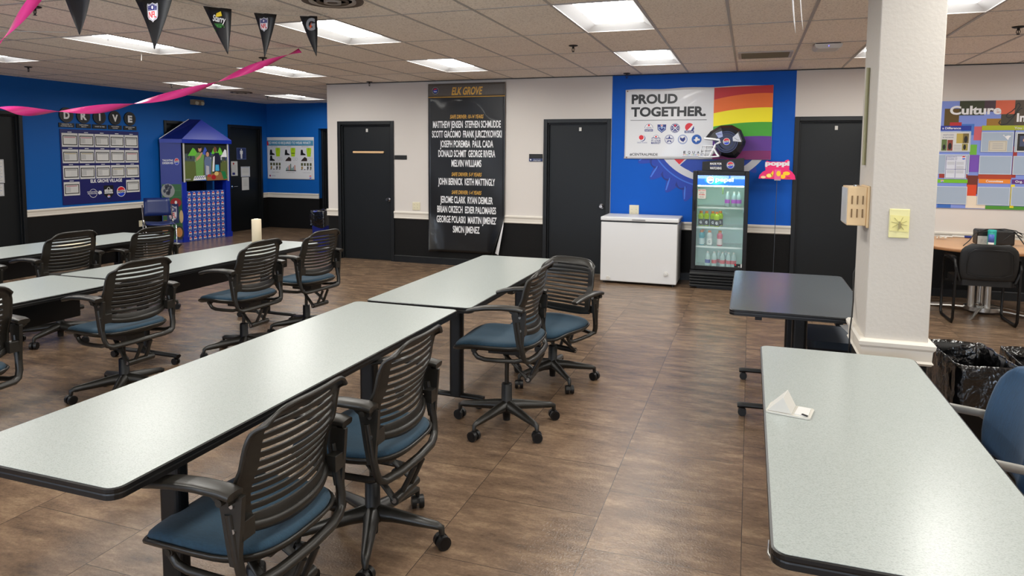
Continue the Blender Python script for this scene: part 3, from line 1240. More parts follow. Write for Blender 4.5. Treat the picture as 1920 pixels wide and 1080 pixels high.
s.mb.grid([[s.P(*cpt(0.70, A0+(A1-A0)*i/400, 0), 1), s.P(*cpt(rim(A0+(A1-A0)*i/400), A0+(A1-A0)*i/400), 1)] for i in range(401)], cap_mid, smooth=False)
for i in range(-4, 8):
    a = PH+2*PI*i/NT
    m_ = a+PI/NT
    if m_ > math.radians(275):
        break
    # hollow between two crimps, bright edge on each tooth
    q = [cpt(0.955+0.02*math.sin(PI*k/8), m_-0.075+0.15*k/8) for k in range(9)]+[cpt(0.90+0.055*math.sin(PI*k/8), m_+0.085-0.17*k/8) for k in range(9)]
    s.poly(q, cap_dk, 2)
    s.poly([cpt(0.91, a-0.075), cpt(1.0, a-0.05), cpt(1.08, a-0.02), cpt(1.07, a-0.008), cpt(0.99, a-0.030), cpt(0.92, a-0.055)], cap_hi, 3)
sector(0.845, 0.862, ink(52, 104, 206), 2)
sector(0.70, 0.788, ink(200, 200, 206), 4)
s.mb.grid([[s.P(cx, 2.45, 3), s.P(*cpt(0.702, A0+(A1-A0)*i/60, 0), 3)] for i in range(61)], ink(16, 60, 160), smooth=False)
s.poly([(-1.18, 1.80), (-0.89, 1.535), (-0.60, 1.80)], ink(200, 200, 206), 5)
s.poly([(-1.09, 1.75), (-0.89, 1.549), (-0.70, 1.75)], I_red, 6)
s.poly([(-0.84, 1.515), (-0.70, 1.62), (-0.60, 1.66), (-0.64, 1.46), (-0.72, 1.445)], ink(16, 60, 160), 5)
tag(s.done('wall_mural'), 'bright blue wall graphic with a giant crimped bottle cap, behind the freezer and cooler', 'mural')

# black names banner, its lower corners curling off the wall


def warp_names(u, v):
    # u in metres from left edge 0..1.22, v in world z
    W = 1.215
    t = u/W
    dn = 0.034+0.004*math.sin(v*7)*math.sin(t*9)
    if v < 0.75:
        k = (0.75-v)/0.53
        e = max(0, abs(t-0.5)*2-0.55)/0.45
        dn += 0.11*k*e*e
        if t > 0.5:
            u -= 0.14*k*e
        else:
            u += 0.05*k*e
        v += 0.03*k*e*0
    e2 = max(0, abs(t-0.5)*2-0.965)/0.035
    dn += 0.006*e2
    return u, v, dn


M_ban = mat('black_vinyl', (9, 9, 10), 0.34, coat=0.1)
M_hd = mat('speckled_header', (84, 78, 72), 0.45, var=(220, 0.7))
s = Sheet((-4.563, D, 0), UX, UZ, NY, warp_names)
s.base(0, 0.205, 1.215, 2.70, M_ban, 60, 60, 0)
s.base(0.0, 2.505, 1.215, 2.70, M_hd, 60, 6, 2)
s.base(0, 2.497, 1.215, 2.507, I_gold, 40, 1, 4)
s.circle(0.113, 2.60, 0.052, I_grey, 4)
s.circle(0.113, 2.60, 0.046, I_dnavy, 5)
s.circle(0.113, 2.60, 0.034, I_roy, 6)
s.poly([(0.082, 2.605), (0.144, 2.62), (0.13, 2.632), (0.113, 2.635), (0.095, 2.63)], I_red, 7)
s.rect(0.088, 2.582, 0.138, 2.592, I_white, 7)
XC = 0.613
s.text('ELK GROVE', XC, 2.535, 0.112, I_gold, 5, width=0.475, shear=0.18, bold=0.03)
for t, z, wd in (('SAFE DRIVER: 10-14 YEARS', 2.188, 0.525), ('SAFE DRIVER: 5-9 YEARS', 1.342, 0.475), ('SAFE DRIVER: 1-4 YEARS', 1.075, 0.470)):
    s.text(t, XC, z, 0.056, I_gold, 5, width=wd, shear=0.16, bold=0.015)
for t, z, wd in (('MATTHEW JENSEN  STEPHEN SCHMUDDE', 2.054, 1.075), ('SCOTT GIACOMO  FRANK JURCZYKOWSKI', 1.912, 1.105), ('JOSEPH POREMBA  PAUL CADA', 1.768, 0.845),
                 ('DONALD SCHMIT  GEORGE RIVERA', 1.626, 0.905), ('MELVIN WILLIAMS', 1.484, 0.475), ('JOHN BERNICK  KEITH MATTINGLY', 1.212, 0.905),
                 ('JEROME CLARK  RYAN DEIMLER', 0.942, 0.84), ('BRIAN ORZECH  EDIER PALOMARES', 0.797, 0.94), ('GEORGE POLASKI  MARTIN JIMENEZ', 0.648, 0.965), ('SIMON JIMENEZ', 0.502, 0.43)):
    s.text(t, XC, z, 0.102, I_white, 5, width=wd, bold=0.022)
b = s.done('hanging_banner')
md = b.modifiers.new('solid', 'SOLIDIFY')
md.thickness = 0.0008
md.offset = -1
# pale reverse side showing along the curled lower right edge
s = Sheet((-4.563, D, 0), UX, UZ, NY)
s.poly([(1.085, 0.225), (1.135, 0.20), (1.208, 0.62), (1.212, 0.70)], I_white, 110)
cb = s.done('curled_edge', b)
tag(b, 'tall black vinyl banner with gold heading and white names, curling at its lower corners', 'banner')

# wide two-part banner


def warp_pr(u, v):
    return u, v, 0.004+0.0025*math.sin(u*5+v*3)*math.sin(v*4)+0.0015*math.sin(u*7-v*5)


M_bw = mat('white_vinyl', (214, 215, 218), 0.34, coat=0.3)
s = Sheet((0, D-0.014, 0), UX, UZ, NY, warp_pr)
P = []
for i in range(61):
    u = -1.625+1.872*i/60
    P.append([s.P(u+(-0.008 if j == 0 and i == 0 else 0), 1.622+(0.925+0.024*i/60+0.005*math.sin(i*0.3))*j/24, 0) for j in range(25)])
s.mb.grid(P, M_bw, smooth=True)
cols = [ink(186, 24, 30), ink(232, 106, 24), ink(246, 232, 0), ink(64, 160, 40), ink(92, 44, 140), ink(128, 24, 100)]
tops = [(2.547, 2.558, 2.566), (2.394, 2.456, 2.465), (2.220, 2.275, 2.285), (2.047, 2.094, 2.101), (1.87, 1.917, 1.921), (1.70, 1.732, 1.736), (1.624, 1.624, 1.624)]


def edge(t, k):
    a, m, c = tops[t]
    return a+(c-a)*k+4*(m-(a+c)/2)*k*(1-k)


for t in range(6):
    P = [[s.P(-0.472+0.718*i/32, z, 4) for z in (edge(t+1, i/32), edge(t, i/32))] for i in range(33)]
    s.mb.grid(P, cols[t], smooth=False)
s.text('PROUD', -1.541, 2.362, 0.122, I_blk, 3, width=0.605, align='l', bold=0.04)
s.text('TOGETHER.', -1.545, 2.192, 0.122, I_blk, 3, width=0.975, align='l', bold=0.04)
s.base(-1.552, 2.135, -0.556, 2.141, ink(70, 72, 76), 20, 1, 3)
nv = ink(30, 44, 120)
for k, u in enumerate((-1.303, -1.132, -0.957, -0.774)):
    z = 2.03
    if k == 0:
        s.circle(u, z+0.005, 0.055, nv, 2, a0=0, a1=PI)
        s.circle(u, z+0.006, 0.050, I_white, 3, a0=0, a1=PI)
        s.circle(u, z+0.04, 0.014, I_red, 4)
        s.text('TEXAS', u, z+0.0, 0.022, nv, 4, width=0.07)
        s.rect(u-0.054, z-0.042, u+0.054, z-0.012, nv, 4)
        s.text('NATION', u, z-0.036, 0.018, I_white, 5, width=0.09, bold=0.02)
    elif k == 1:
        s.poly([(u-0.058, z+0.05), (u+0.058, z+0.05), (u+0.054, z-0.02), (u, z-0.062), (u-0.054, z-0.02)], nv, 2)
        s.poly([(u-0.048, z+0.015), (u+0.048, z+0.015), (u+0.045, z-0.014), (u, z-0.05), (u-0.045, z-0.014)], ink(150, 170, 210), 3)
        s.circle(u, z+0.034, 0.015, I_white, 3)
        s.circle(u, z+0.036, 0.009, I_red, 4)
        s.poly([(u-0.04, z), (u-0.015, z+0.012), (u, z-0.012), (u+0.02, z+0.01), (u+0.04, z-0.01), (u, z-0.04)], nv, 4)
    elif k == 2:
        s.circle(u, z, 0.062, nv, 2)
        s.ring(u, z, 0.052, 0.055, I_white, 3)
        s.line([(u-0.04, z+0.04), (u+0.04, z-0.04)], 0.008, I_white, 3)
        s.line([(u-0.04, z-0.04), (u+0.04, z+0.04)], 0.008, I_white, 3)
        s.circle(u, z+0.034, 0.013, I_red, 3)
        s.text('MI', u-0.032, z-0.008, 0.018, I_white, 3, width=0.026)
        s.text('NS', u+0.032, z-0.008, 0.018, I_white, 3, width=0.026)
        s.text('WEST', u, z-0.046, 0.014, I_white, 3, width=0.04)
    else:
        s.circle(u, z+0.012, 0.055, I_red, 2)
        s.poly([(u-0.03, z-0.035), (u+0.05, z+0.05), (u+0.066, z+0.01), (u+0.055, z-0.03)], I_white, 3)
        s.poly([(u+0.02, z-0.034), (u+0.058, z+0.03), (u+0.062, z-0.01), (u+0.05, z-0.034)], nv, 4)
        s.rect(u-0.06, z-0.064, u+0.06, z-0.034, nv, 4)
        s.text('WIN AS ONE', u, z-0.057, 0.016, I_white, 5, width=0.1, bold=0.03)
for k, u in enumerate((-1.389, -1.205, -1.029, -0.856, -0.677)):
    z = 1.882
    if k == 0:
        s.circle(u, z+0.015, 0.042, nv, 2)
        s.circle(u-0.008, z+0.02, 0.040, I_white, 3)
        s.circle(u-0.012, z+0.026, 0.032, I_red, 4)
        s.text('GREAT PLAINS', u, z-0.052, 0.018, ink(90, 100, 150), 2, width=0.135)
    elif k == 1:
        s.circle(u, z+0.02, 0.04, nv, 2, a0=0, a1=PI)
        s.circle(u, z+0.02, 0.036, I_white, 3, a0=0, a1=PI)
        s.circle(u, z+0.035, 0.012, I_red, 4)
        s.line([(u-0.06, z+0.012), (u-0.03, z+0.026), (u, z+0.008), (u+0.03, z+0.022), (u+0.06, z+0.010)], 0.008, nv, 4)
        s.text('ST. LOUIS', u, z-0.028, 0.026, nv, 4, width=0.125, bold=0.02)
        s.text('MARKET', u, z-0.060, 0.026, nv, 4, width=0.125, bold=0.02)
    elif k == 2:
        s.ring(u, z, 0.056, 0.061, nv, 2)
        s.ring(u, z, 0.048, 0.051, ink(120, 130, 180), 2)
        st = []
        for q in range(10):
            a = PI/2+q*PI/5
            rr = 0.055 if q % 2 == 0 else 0.022
            st.append((u+rr*math.cos(a), z+rr*math.sin(a)))
        s.poly(st, nv, 3)
        s.rect(u-0.052, z-0.014, u+0.052, z+0.006, I_white, 4)
        s.text('LONE STAR', u, z-0.011, 0.014, nv, 5, width=0.096)
    elif k == 3:
        s.circle(u, z, 0.062, ink(70, 110, 180), 2)
        s.circle(u, z, 0.055, I_white, 3)
        s.ring(u, z, 0.046, 0.050, ink(90, 120, 180), 4)
        s.poly([(u-0.03, z+0.03), (u-0.005, z+0.012), (u+0.03, z+0.034), (u+0.034, z), (u+0.01, z-0.034), (u-0.02, z-0.02), (u-0.036, z+0.004)], nv, 4)
    else:
        s.circle(u, z, 0.064, ink(40, 90, 170), 2)
        s.circle(u, z, 0.056, ink(10, 84, 170), 3)
        s.poly([(u-0.042, z-0.006), (u-0.018, z+0.002), (u-0.014, z+0.03), (u+0.012, z+0.03), (u+0.014, z+0.012), (u+0.042, z+0.006), (u+0.04, z-0.014), (u+0.01, z-0.016), (u-0.006, z-0.04), (u-0.02, z-0.018)], I_white, 4)
s.text('#CENTRALPRIDE', -1.553, 1.664, 0.034, I_blk, 2, width=0.377, align='l', bold=0.02)
for k, ch in enumerate('EQUAL'):
    s.text(ch, -0.826+0.058*k, 1.694, 0.036, I_blk, 2, width=0.03, bold=0.02)
for k, ch in enumerate('PBNA CENTRAL'):
    if ch != ' ':
        s.text(ch, -0.834+0.021*k, 1.672, 0.014, (I_red, I_gold, ink(50, 150, 60), I_roy)[k % 4], 2, width=0.014, bold=0.03)
s.rect(-0.855, 1.655, -0.56, 1.658, nv, 2)
for u, z in ((-1.598, 2.527), (-1.595, 1.64), (0.225, 2.545), (0.205, 1.645)):
    s.circle(u, z, 0.010, ink(120, 80, 60), 3, n=12)
b = s.done('wall_banner')
md = b.modifiers.new('solid', 'SOLIDIFY')
md.thickness = 0.0006
md.offset = -1
tag(b, 'wide white banner reading PROUD TOGETHER with rainbow stripes on its right side', 'banner')

# ------------------------------------------------------------------ door signs, outlets


def plate(name, label, cat, c, w_, h_, col, group=None, axis='y', build=None):
    root = thing(name, label, cat, c, 0, group)
    mb = MB()
    mb.box((0, 0, 0), (w_, 0.012, h_), col)
    mb.build('cover_plate', root, bevel=0.003)
    if build:
        build(root)
    return root


def outlet(label, x, z, w_=0.125, h_=0.12):
    def bd(root):
        for sx in (-1, 1):
            mb = MB()
            mb.cyl((sx*w_*0.23, -0.004, 0.024), (sx*w_*0.23, -0.009, 0.024), 0.016, M_ivory, n=16)
            mb.cyl((sx*w_*0.23, -0.004, -0.024), (sx*w_*0.23, -0.009, -0.024), 0.016, M_ivory, n=16)
            for zz in (0.024, -0.024):
                for q in (-0.005, 0.005):
                    mb.box((sx*w_*0.23+q, -0.0095, zz+0.002), (0.002, 0.001, 0.007), M_black)
            mb.build('receptacle', root)
    plate('wall_outlet', label, 'outlet', (x, D-0.006, z), w_, h_, M_ivory, build=bd)


outlet('ivory double outlet on the pale wall left of the names banner', -4.785, 0.872)
outlet('ivory double outlet on the blue graphic above the white freezer', -1.478, 0.905, 0.13, 0.17)
plate('door_sign', 'empty black name plate holder on the wall right of the left door', 'sign', (-5.048, D-0.006, 1.611), 0.21, 0.064, M_black)
r_ = plate('door_sign', 'black name plate over a blue one beside the middle door', 'sign', (-2.89, D-0.006, 1.645), 0.20, 0.062, M_black)
s = Sheet((-2.89, D-0.013, 0), UX, UZ, NY)
s.slab(-0.10, 1.572, 0.10, 1.612, 0.006, ink(18, 40, 90))
s.circle(-0.075, 1.594, 0.010, I_white, 1, n=12)
s.text('Please Come Back', 0.02, 1.598, 0.008, I_white, 1, width=0.11)
s.text('Manager Cashier', 0.02, 1.580, 0.009, I_white, 1, width=0.11, bold=0.02)
o_ = s.done('name_insert')
o_.parent = r_
o_.location = (2.89, -(D-0.006), -1.645)

# ------------------------------------------------------------------ chest freezer
fz = thing('chest_freezer', 'white chest freezer against the blue wall graphic, left of the drinks cooler', 'freezer', (-1.32, 8.82, 0))
mb = MB()
mb.bb(-0.49, 0.485, 0.012, 0.55, 0.03, 0.805, M_white)
mb.build('body', fz, bevel=0.012)
mb = MB()
mb.bb(-0.495, 0.50, 0, 0.555, 0.822, 0.872, M_white)
mb.build('lid', fz, bevel=0.012, seg=3)
mb = MB()
mb.bb(-0.48, 0.475, 0.02, 0.54, 0.803, 0.824, M_edge)
mb.build('lid_seal', fz)
mb = MB()
mb.bb(-0.085, 0.085, -0.014, 0.01, 0.838, 0.852, ink(150, 152, 154))
mb.build('handle', fz, bevel=0.004)
mb = MB()
mb.cyl((0.355, 0.014, 0.165), (0.355, -0.004, 0.165), 0.028, M_wht, n=24)
mb.cyl((0.355, -0.004, 0.165), (0.355, -0.014, 0.165), 0.018, M_white, n=20)
mb.bb(0.351, 0.359, -0.02, -0.013, 0.15, 0.18, M_wht)
mb.build('thermostat_knob', fz)
mb = MB()
mb.cyl((-0.385, 0.014, 0.07), (-0.385, 0.0, 0.07), 0.026, M_wht, n=20)
mb.build('drain_cap', fz)
mb = MB()
for x in (-0.44, 0.44):
    for y in (0.06, 0.5):
        mb.cyl((x, y, 0), (x, y, 0.035), 0.02, M_rub, n=12)
mb.build('feet', fz)

# ------------------------------------------------------------------ drinks cooler
CXA, CXB, CY = -0.668, -0.004, 8.90
ck = thing('drinks_cooler', 'black glass door drinks cooler with a lit blue header, holding drink bottles', 'cooler', ((CXA+CXB)/2, CY, 0))
ox = -(CXA+CXB)/2


def L3(x0, x1, y0, y1, z0, z1, m, mb):
    mb.bb(x0+ox, x1+ox, y0, y1, z0, z1, m)


mb = MB()
dpt = 0.50
L3(CXA, CXA+0.03, 0.03, dpt, 0.25, 1.47, M_blk, mb)
L3(CXB-0.03, CXB, 0.03, dpt, 0.25, 1.47, M_blk, mb)
L3(CXA, CXB, 0.03, dpt, 1.44, 1.475, M_blk, mb)
L3(CXA, CXB, 0.06, dpt, 0.03, 0.255, M_blk, mb)
L3(CXA+0.03, CXB-0.03, dpt-0.02, dpt, 0.25, 1.45, M_blk, mb)
mb.build('cabinet', ck, bevel=0.004)
M_lin = mat('cooler_liner', (206, 226, 220), 0.5)
mb = MB()
L3(CXA+0.031, CXA+0.036, 0.04, dpt-0.02, 0.256, 1.44, M_lin, mb)
L3(CXB-0.036, CXB-0.031, 0.04, dpt-0.02, 0.256, 1.44, M_lin, mb)
L3(CXA+0.036, CXB-0.036, dpt-0.03, dpt-0.02, 0.256, 1.44, M_lin, mb)
L3(CXA+0.036, CXB-0.036, 0.04, dpt-0.03, 0.256, 0.262, M_lin, mb)
L3(CXA+0.036, CXB-0.036, 0.04, dpt-0.03, 1.30, 1.306, M_lin, mb)
mb.build('liner', ck)
mb = MB()
for x0, x1, z0, z1 in ((CXA, CXA+0.055, 0.24, 1.48), (CXB-0.05, CXB, 0.24, 1.48), (CXA+0.055, CXB-0.05, 1.425, 1.48), (CXA+0.055, CXB-0.05, 0.24, 0.29)):
    L3(x0, x1, -0.012, 0.028, z0, z1, M_blk, mb)
mb.build('door_frame', ck, bevel=0.005)
M_glass = bpy.data.materials.new('clear_glass')
M_glass.use_nodes = True
nt = M_glass.node_tree
nt.nodes.remove(nt.nodes['Principled BSDF'])
g1 = nt.nodes.new('ShaderNodeBsdfTransparent')
g1.inputs[0].default_value = (0.93, 0.97, 0.96, 1)
g2 = nt.nodes.new('ShaderNodeBsdfGlossy')
g2.inputs['Roughness'].default_value = 0.02
mxn = nt.nodes.new('ShaderNodeMixShader')
mxn.inputs[0].default_value = 0.06
nt.links.new(g1.outputs[0], mxn.inputs[1])
nt.links.new(g2.outputs[0], mxn.inputs[2])
nt.links.new(mxn.outputs[0], nt.nodes['Material Output'].inputs[0])
mb = MB()
L3(CXA+0.055, CXB-0.05, 0.004, 0.009, 0.29, 1.425, M_glass, mb)
mb.build('door_glass', ck)
# lit header with the round badge and word
hs = Sheet((ox, 0.0125, 0), UX, UZ, NY)
M_hl = mat('lit_blue', (0, 96, 220), 0.4, emit=0.75)
M_hl2 = mat('lit_light_blue', (40, 190, 250), 0.4, emit=0.9)
M_hw = mat('lit_white', (235, 245, 255), 0.4, emit=1.1)
hs.slab(CXA+0.055, 1.300, CXB-0.05, 1.426, 0.012, M_hl)
hs.circle(-0.39, 1.365, 0.14, mat('lit_mid_blue', (14, 140, 236), 0.4, emit=0.8), 1, ry=0.056)
hs.circle(-0.40, 1.365, 0.10, M_hl2, 2, ry=0.050)
hs.circle(-0.462, 1.368, 0.044, M_hw, 3)
hs.circle(-0.458, 1.374, 0.034, mat('lit_orange', (240, 110, 60), 0.4, emit=0.6), 4, a0=0.2, a1=PI-0.1)
hs.circle(-0.458, 1.362, 0.030, M_hl, 4, a0=PI+0.5, a1=2*PI-0.1)
hs.text('pepsi', -0.40, 1.352, 0.052, M_hw, 3, width=0.215, align='l', bold=0.03)
hs.done('lit_header', ck)
mb = MB()
mb.cyl((CXA-0.006+ox+0.03, -0.03, 0.98), (CXA-0.006+ox+0.03, -0.03, 1.12), 0.008, M_blk)
for z in (0.99, 1.11):
    mb.cyl((CXA+ox+0.024, -0.03, z), (CXA+ox+0.024, -0.01, z), 0.007, M_blk)
mb.build('door_handle', ck)
mb = MB()
L3(CXA-0.006, CXB+0.012, -0.02, 0.07, 0.02, 0.232, M_blk, mb)
for k in range(5):
    z = 0.045+0.036*k
    mb.prism([(-0.045, z), (-0.02, z+0.022), (-0.018, z+0.026), (-0.02, z-0.004)], CXA+ox-0.006, CXB+ox+0.012, M_blk, 'x')
mb.build('front_grille', ck, bevel=0.003)
mb = MB()
L3(CXA+0.08, CXB-0.08, 0.02, dpt-0.03, 0.0, 0.03, M_rub, mb)
mb.build('feet', ck)
SHZ = [1.025, 0.775, 0.53]
M_sh = mat('white_wire', (214, 222, 220), 0.4)
for z in SHZ:
    mb = MB()
    for k in range(34):
        x = CXA+0.05+(CXB-CXA-0.10)*k/33
        mb.cyl((x+ox, 0.045, z+0.002), (x+ox, dpt-0.04, z+0.002), 0.0018, M_sh, n=5)
    L3(CXA+0.038, CXB-0.038, 0.038, 0.046, z-0.016, z+0.006, M_sh, mb)
    L3(CXA+0.038, CXB-0.038, dpt-0.045, dpt-0.038, z-0.008, z+0.006, M_sh, mb)
    mb.build('wire_shelf', ck)
mb = MB()
mb.cyl((ox-0.31, 0.10, 1.29), (ox-0.31, 0.10, 1.19), 0.010, ink(120, 150, 90), n=10)
mb.build('thermometer', ck)
M_lt = mat('cooler_lamp', (226, 246, 240), 0.4, emit=7)
mb = MB()
L3(CXA+0.06, CXB-0.06, 0.05, 0.065, 1.285, 1.298, M_lt, mb)
mb.build('inside_lamp', ck)
ss = Sheet((ox, 0.0035, 0), UX, UZ, NY)
ss.poly([(-0.607, 1.145), (-0.60, 1.133), (-0.515, 1.133), (-0.507, 1.145), (-0.507, 1.24), (-0.515, 1.251), (-0.60, 1.251), (-0.607, 1.24)], ink(204, 200, 190), 0)
for z, wd in ((1.232, 0.085), (1.178, 0.07)):
    ss.text('BEST TASTE' if z > 1.2 else 'PROMISE', -0.557, z, 0.012, I_red, 1, width=wd, bold=0.03)
for z in (1.21, 1.196, 1.158, 1.146):
    ss.text('it all tastes great' if z > 1.2 else 'the best', -0.557, z, 0.009, I_blk, 1, width=0.05)
ss.done('door_sticker', ck)
ss = Sheet((ox, 0.0035, 0), UX, UZ, NY)
ss.rect(-0.145, 0.292, -0.052, 0.335, I_blk, 0)
ss.rect(-0.07, 0.292, -0.052, 0.335, I_white, 1)
ss.circle(-0.13, 0.322, 0.010, I_red, 1, n=14)
ss.rect(-0.10, 0.298, -0.08, 0.304, I_white, 1)
ss.done('corner_label', ck)


def bottle(name, label, x, y, z, kind, group):
    r = thing(name, label, 'bottle', (x, y, z), 0, group)
    fill = {'lime': (176, 206, 20), 'aqua': (60, 160, 176), 'clear': (206, 214, 214), 'pink': (222, 84, 110), 'water': (180, 200, 200)}
    wide = kind not in ('water',)
    m = mat('drink_'+kind, fill[kind], 0.12, spec=0.6)
    h = 0.205 if wide else 0.195
    mb = MB()
    if wide:
        mb.lathe([(0.026, 0), (0.034, 0.006), (0.034, 0.05), (0.031, 0.08), (0.034, 0.115), (0.036, 0.128), (0.031, 0.15), (0.018, 0.162), (0.016, 0.168)], (0, 0, 0), m, n=18)
    else:
        mb.lathe([(0.024, 0), (0.031, 0.006), (0.032, 0.10), (0.031, 0.128), (0.022, 0.155), (0.013, 0.172), (0.012, 0.178)], (0, 0, 0), m, n=18)
    mb.build('bottle_body', r)
    mb = MB()
    if wide:
        mb.lathe([(0.020, 0.164), (0.020, 0.186), (0.017, 0.190), (0.0, 0.190)], (0, 0, 0), mat('orange_cap', (226, 130, 52), 0.4), n=16)
    else:
        mb.lathe([(0.0145, 0.174), (0.0145, 0.192), (0.0, 0.193)], (0, 0, 0), M_wht, n=14)
    mb.build('cap', r)
    lc = {'lime': (44, 48, 44), 'aqua': (196, 214, 216), 'clear': (226, 228, 226), 'pink': (226, 206, 206)}
    mb = MB()
    if wide:
        mb.lathe([(0.0348, 0.012), (0.0352, 0.05), (0.0322, 0.078), (0.0335, 0.09)], (0, 0, 0), ink(*lc[kind]), n=18)
    else:
        c = (190, 90, 200) if z > 1 else (40, 60, 150) if random.random() > 0.4 else (206, 90, 96)
        mb.lathe([(0.0325, 0.045), (0.0328, 0.09)], (0, 0, 0), ink(*c), n=18)
    lb = mb.build('wrap_label', r)
    if kind == 'lime' or kind == 'clear':
        g = Sheet((0, -0.0356, 0), UX, UZ, NY)
        g.text('G', 0, 0.035, 0.032, I_white if kind == 'lime' else I_grey, 1, width=0.026, bold=0.05)
        g.done('letter_mark', r)


for k, x in enumerate((-0.568, -0.499, -0.423)):
    bottle('drink_bottle', ('leftmost', 'second from left', 'middle')[k]+' of the five lime sports drinks on the cooler\'s second shelf', x, 9.05, SHZ[1]+0.004, 'lime', 'lime sports drinks on the second cooler shelf')
bottle('drink_bottle', 'fourth lime sports drink from left, standing in front of the rightmost one', -0.372, 8.975, SHZ[1]+0.004, 'lime', 'lime sports drinks on the second cooler shelf')
bottle('drink_bottle', 'rightmost lime sports drink, half hidden on the cooler\'s second shelf', -0.335, 9.13, SHZ[1]+0.004, 'lime', 'lime sports drinks on the second cooler shelf')
bottle('drink_bottle', 'front aqua sports drink at the left end of the cooler\'s third shelf', -0.553, 9.05, SHZ[2]+0.004, 'aqua', 'sports drinks on the third cooler shelf')
bottle('drink_bottle', 'aqua sports drink behind the front aqua one on the third shelf', -0.548, 9.16, SHZ[2]+0.004, 'aqua', 'sports drinks on the third cooler shelf')
bottle('drink_bottle', 'clear sports drink between the aqua and pink ones on the third shelf', -0.456, 9.05, SHZ[2]+0.004, 'clear', 'sports drinks on the third cooler shelf')
bottle('drink_bottle', 'pink sports drink standing alone on the cooler\'s third shelf', -0.331, 9.05, SHZ[2]+0.004, 'pink', 'sports drinks on the third cooler shelf')
for k, x in enumerate((-0.256, -0.178, -0.118)):
    bottle('water_bottle', ('left', 'middle', 'right')[k]+' of three clear bottles with purple labels on the cooler\'s top shelf', x, 9.10, SHZ[0]+0.004, 'water', 'clear bottles on the top cooler shelf')
for k, (x, y) in enumerate(((-0.471, 9.05), (-0.392, 9.05), (-0.345, 9.14), (-0.291, 9.05), (-0.255, 9.15), (-0.216, 9.05), (-0.155, 9.05))):
    lb = ('leftmost clear bottle on the cooler floor', 'second clear bottle in the front row on the cooler floor', 'clear bottle behind the second front one on the cooler floor', 'third clear bottle in the front row on the cooler floor',
          'clear bottle behind the third front one on the cooler floor', 'fourth clear bottle in the front row on the cooler floor', 'rightmost clear bottle on the cooler floor')[k]
    bottle('water_bottle', lb, x, y, 0.264, 'water', 'clear bottles on the cooler floor')

# black box on the cooler
bx = thing('display_box', 'black cardboard display box lying on top of the drinks cooler', 'display', (-0.32, 9.0, 1.482))
mb = MB()
mb.prism([(-0.25, 0), (0.25, 0), (0.248, 0.16), (-0.248, 0.112)], 0, 0.26, M_black, 'y')
mb.build('box', bx)
s = Sheet((0, -0.001, 0), UX, UZ, NY)
s.poly([(-0.249, 0.001), (0.249, 0.001), (0.247, 0.158), (-0.247, 0.111)], M_black, 0)
s.text('MADE FOR', -0.085, 0.075, 0.026, I_white, 1, width=0.14, bold=0.03)
s.text('FOOTBALL', -0.085, 0.055, 0.011, ink(60, 80, 160), 1, width=0.14, bold=0.02)
s.text('WATCHING', -0.085, 0.018, 0.030, I_white, 1, width=0.14, bold=0.03)
s.circle(0.09, 0.072, 0.052, ink(60, 90, 160), 1)
s.circle(0.09, 0.072, 0.049, I_blk, 2)
globe(s, 0.09, 0.072, 0.043, 3)
s.done('printed_face', bx)

# faceted paper football helmet
hm = thing('helmet_model', 'dark faceted cardboard football helmet with white face mask on top of the cooler', 'helmet', (-0.285, 9.13, 1.64))
M_h1 = mat('helmet_black', (26, 28, 34), 0.35)
M_h2 = mat('helmet_brown', (44, 32, 30), 0.4)
M_h3 = mat('helmet_blue', (24, 34, 74), 0.4)
oc = Vector((0.0, 0, 0.205))
out2 = [(-0.262, 0.255), (-0.20, 0.335), (-0.085, 0.405), (0.055, 0.412), (0.165, 0.352), (0.225, 0.21), (0.215, 0.16), (0.165, 0.06), (0.11, -0.0), (0.02, 0.005), (-0.07, 0.03), (-0.10, 0.10), (-0.14, 0.19), (-0.17, 0.245)]
NZ = len(out2)
mb = MB()
secs = [(0.16, 0.50), (0.11, 0.84), (0.05, 1.0), (-0.05, 1.0), (-0.11, 0.84), (-0.16, 0.50)]
for k in range(5):
    ya, ka = secs[k]
    yb, kb = secs[k+1]
    for i in range(NZ):
        j = (i+1) % NZ
        q = [(oc.x+(p[0]-oc.x)*kk, yy, oc.z+(p[1]-oc.z)*kk) for p, yy, kk in ((out2[i], ya, ka), (out2[j], ya, ka), (out2[j], yb, kb), (out2[i], yb, kb))]
        m = M_h2 if i in (1, 2, 3) and k in (2, 3) else M_h1
        mb.add(q, [(0, 1, 2, 3)], m)
for yy, kk in (secs[0], secs[-1]):
    mb.add([(oc.x+(p[0]-oc.x)*kk, yy, oc.z+(p[1]-oc.z)*kk) for p in out2], [tuple(range(NZ))], M_h1)
mb.build('shell', hm)
s = Sheet((0, -0.162, 0), UX, UZ, NY)
for r0, r1, z in ((0.055, 0.085, 1), (0.095, 0.115, 1), (0.12, 0.135, 2)):
    s.ring(0.0, 0.20, r0, r1, M_h3, z)
globe(s, 0.0, 0.205, 0.042, 3)
s.done('side_badge', hm)
s = Sheet((0, -0.1625, 0), UX, UZ, NY)
s.poly([(-0.135, 0.305), (-0.06, 0.335), (-0.045, 0.265), (-0.095, 0.245)], ink(150, 160, 200), 4)
s.text('PEPSI', -0.088, 0.285, 0.018, I_navy, 5, width=0.05)
s.poly([(0.07, 0.255), (0.13, 0.312), (0.175, 0.20), (0.075, 0.21)], ink(190, 194, 204), 4)
s.line([(0.09, 0.25), (0.13, 0.222), (0.15, 0.225)], 0.004, I_blk, 5)
s.done('white_facets', hm)
fm = MB()
W_ = mat('mask_white', (226, 228, 232), 0.4)
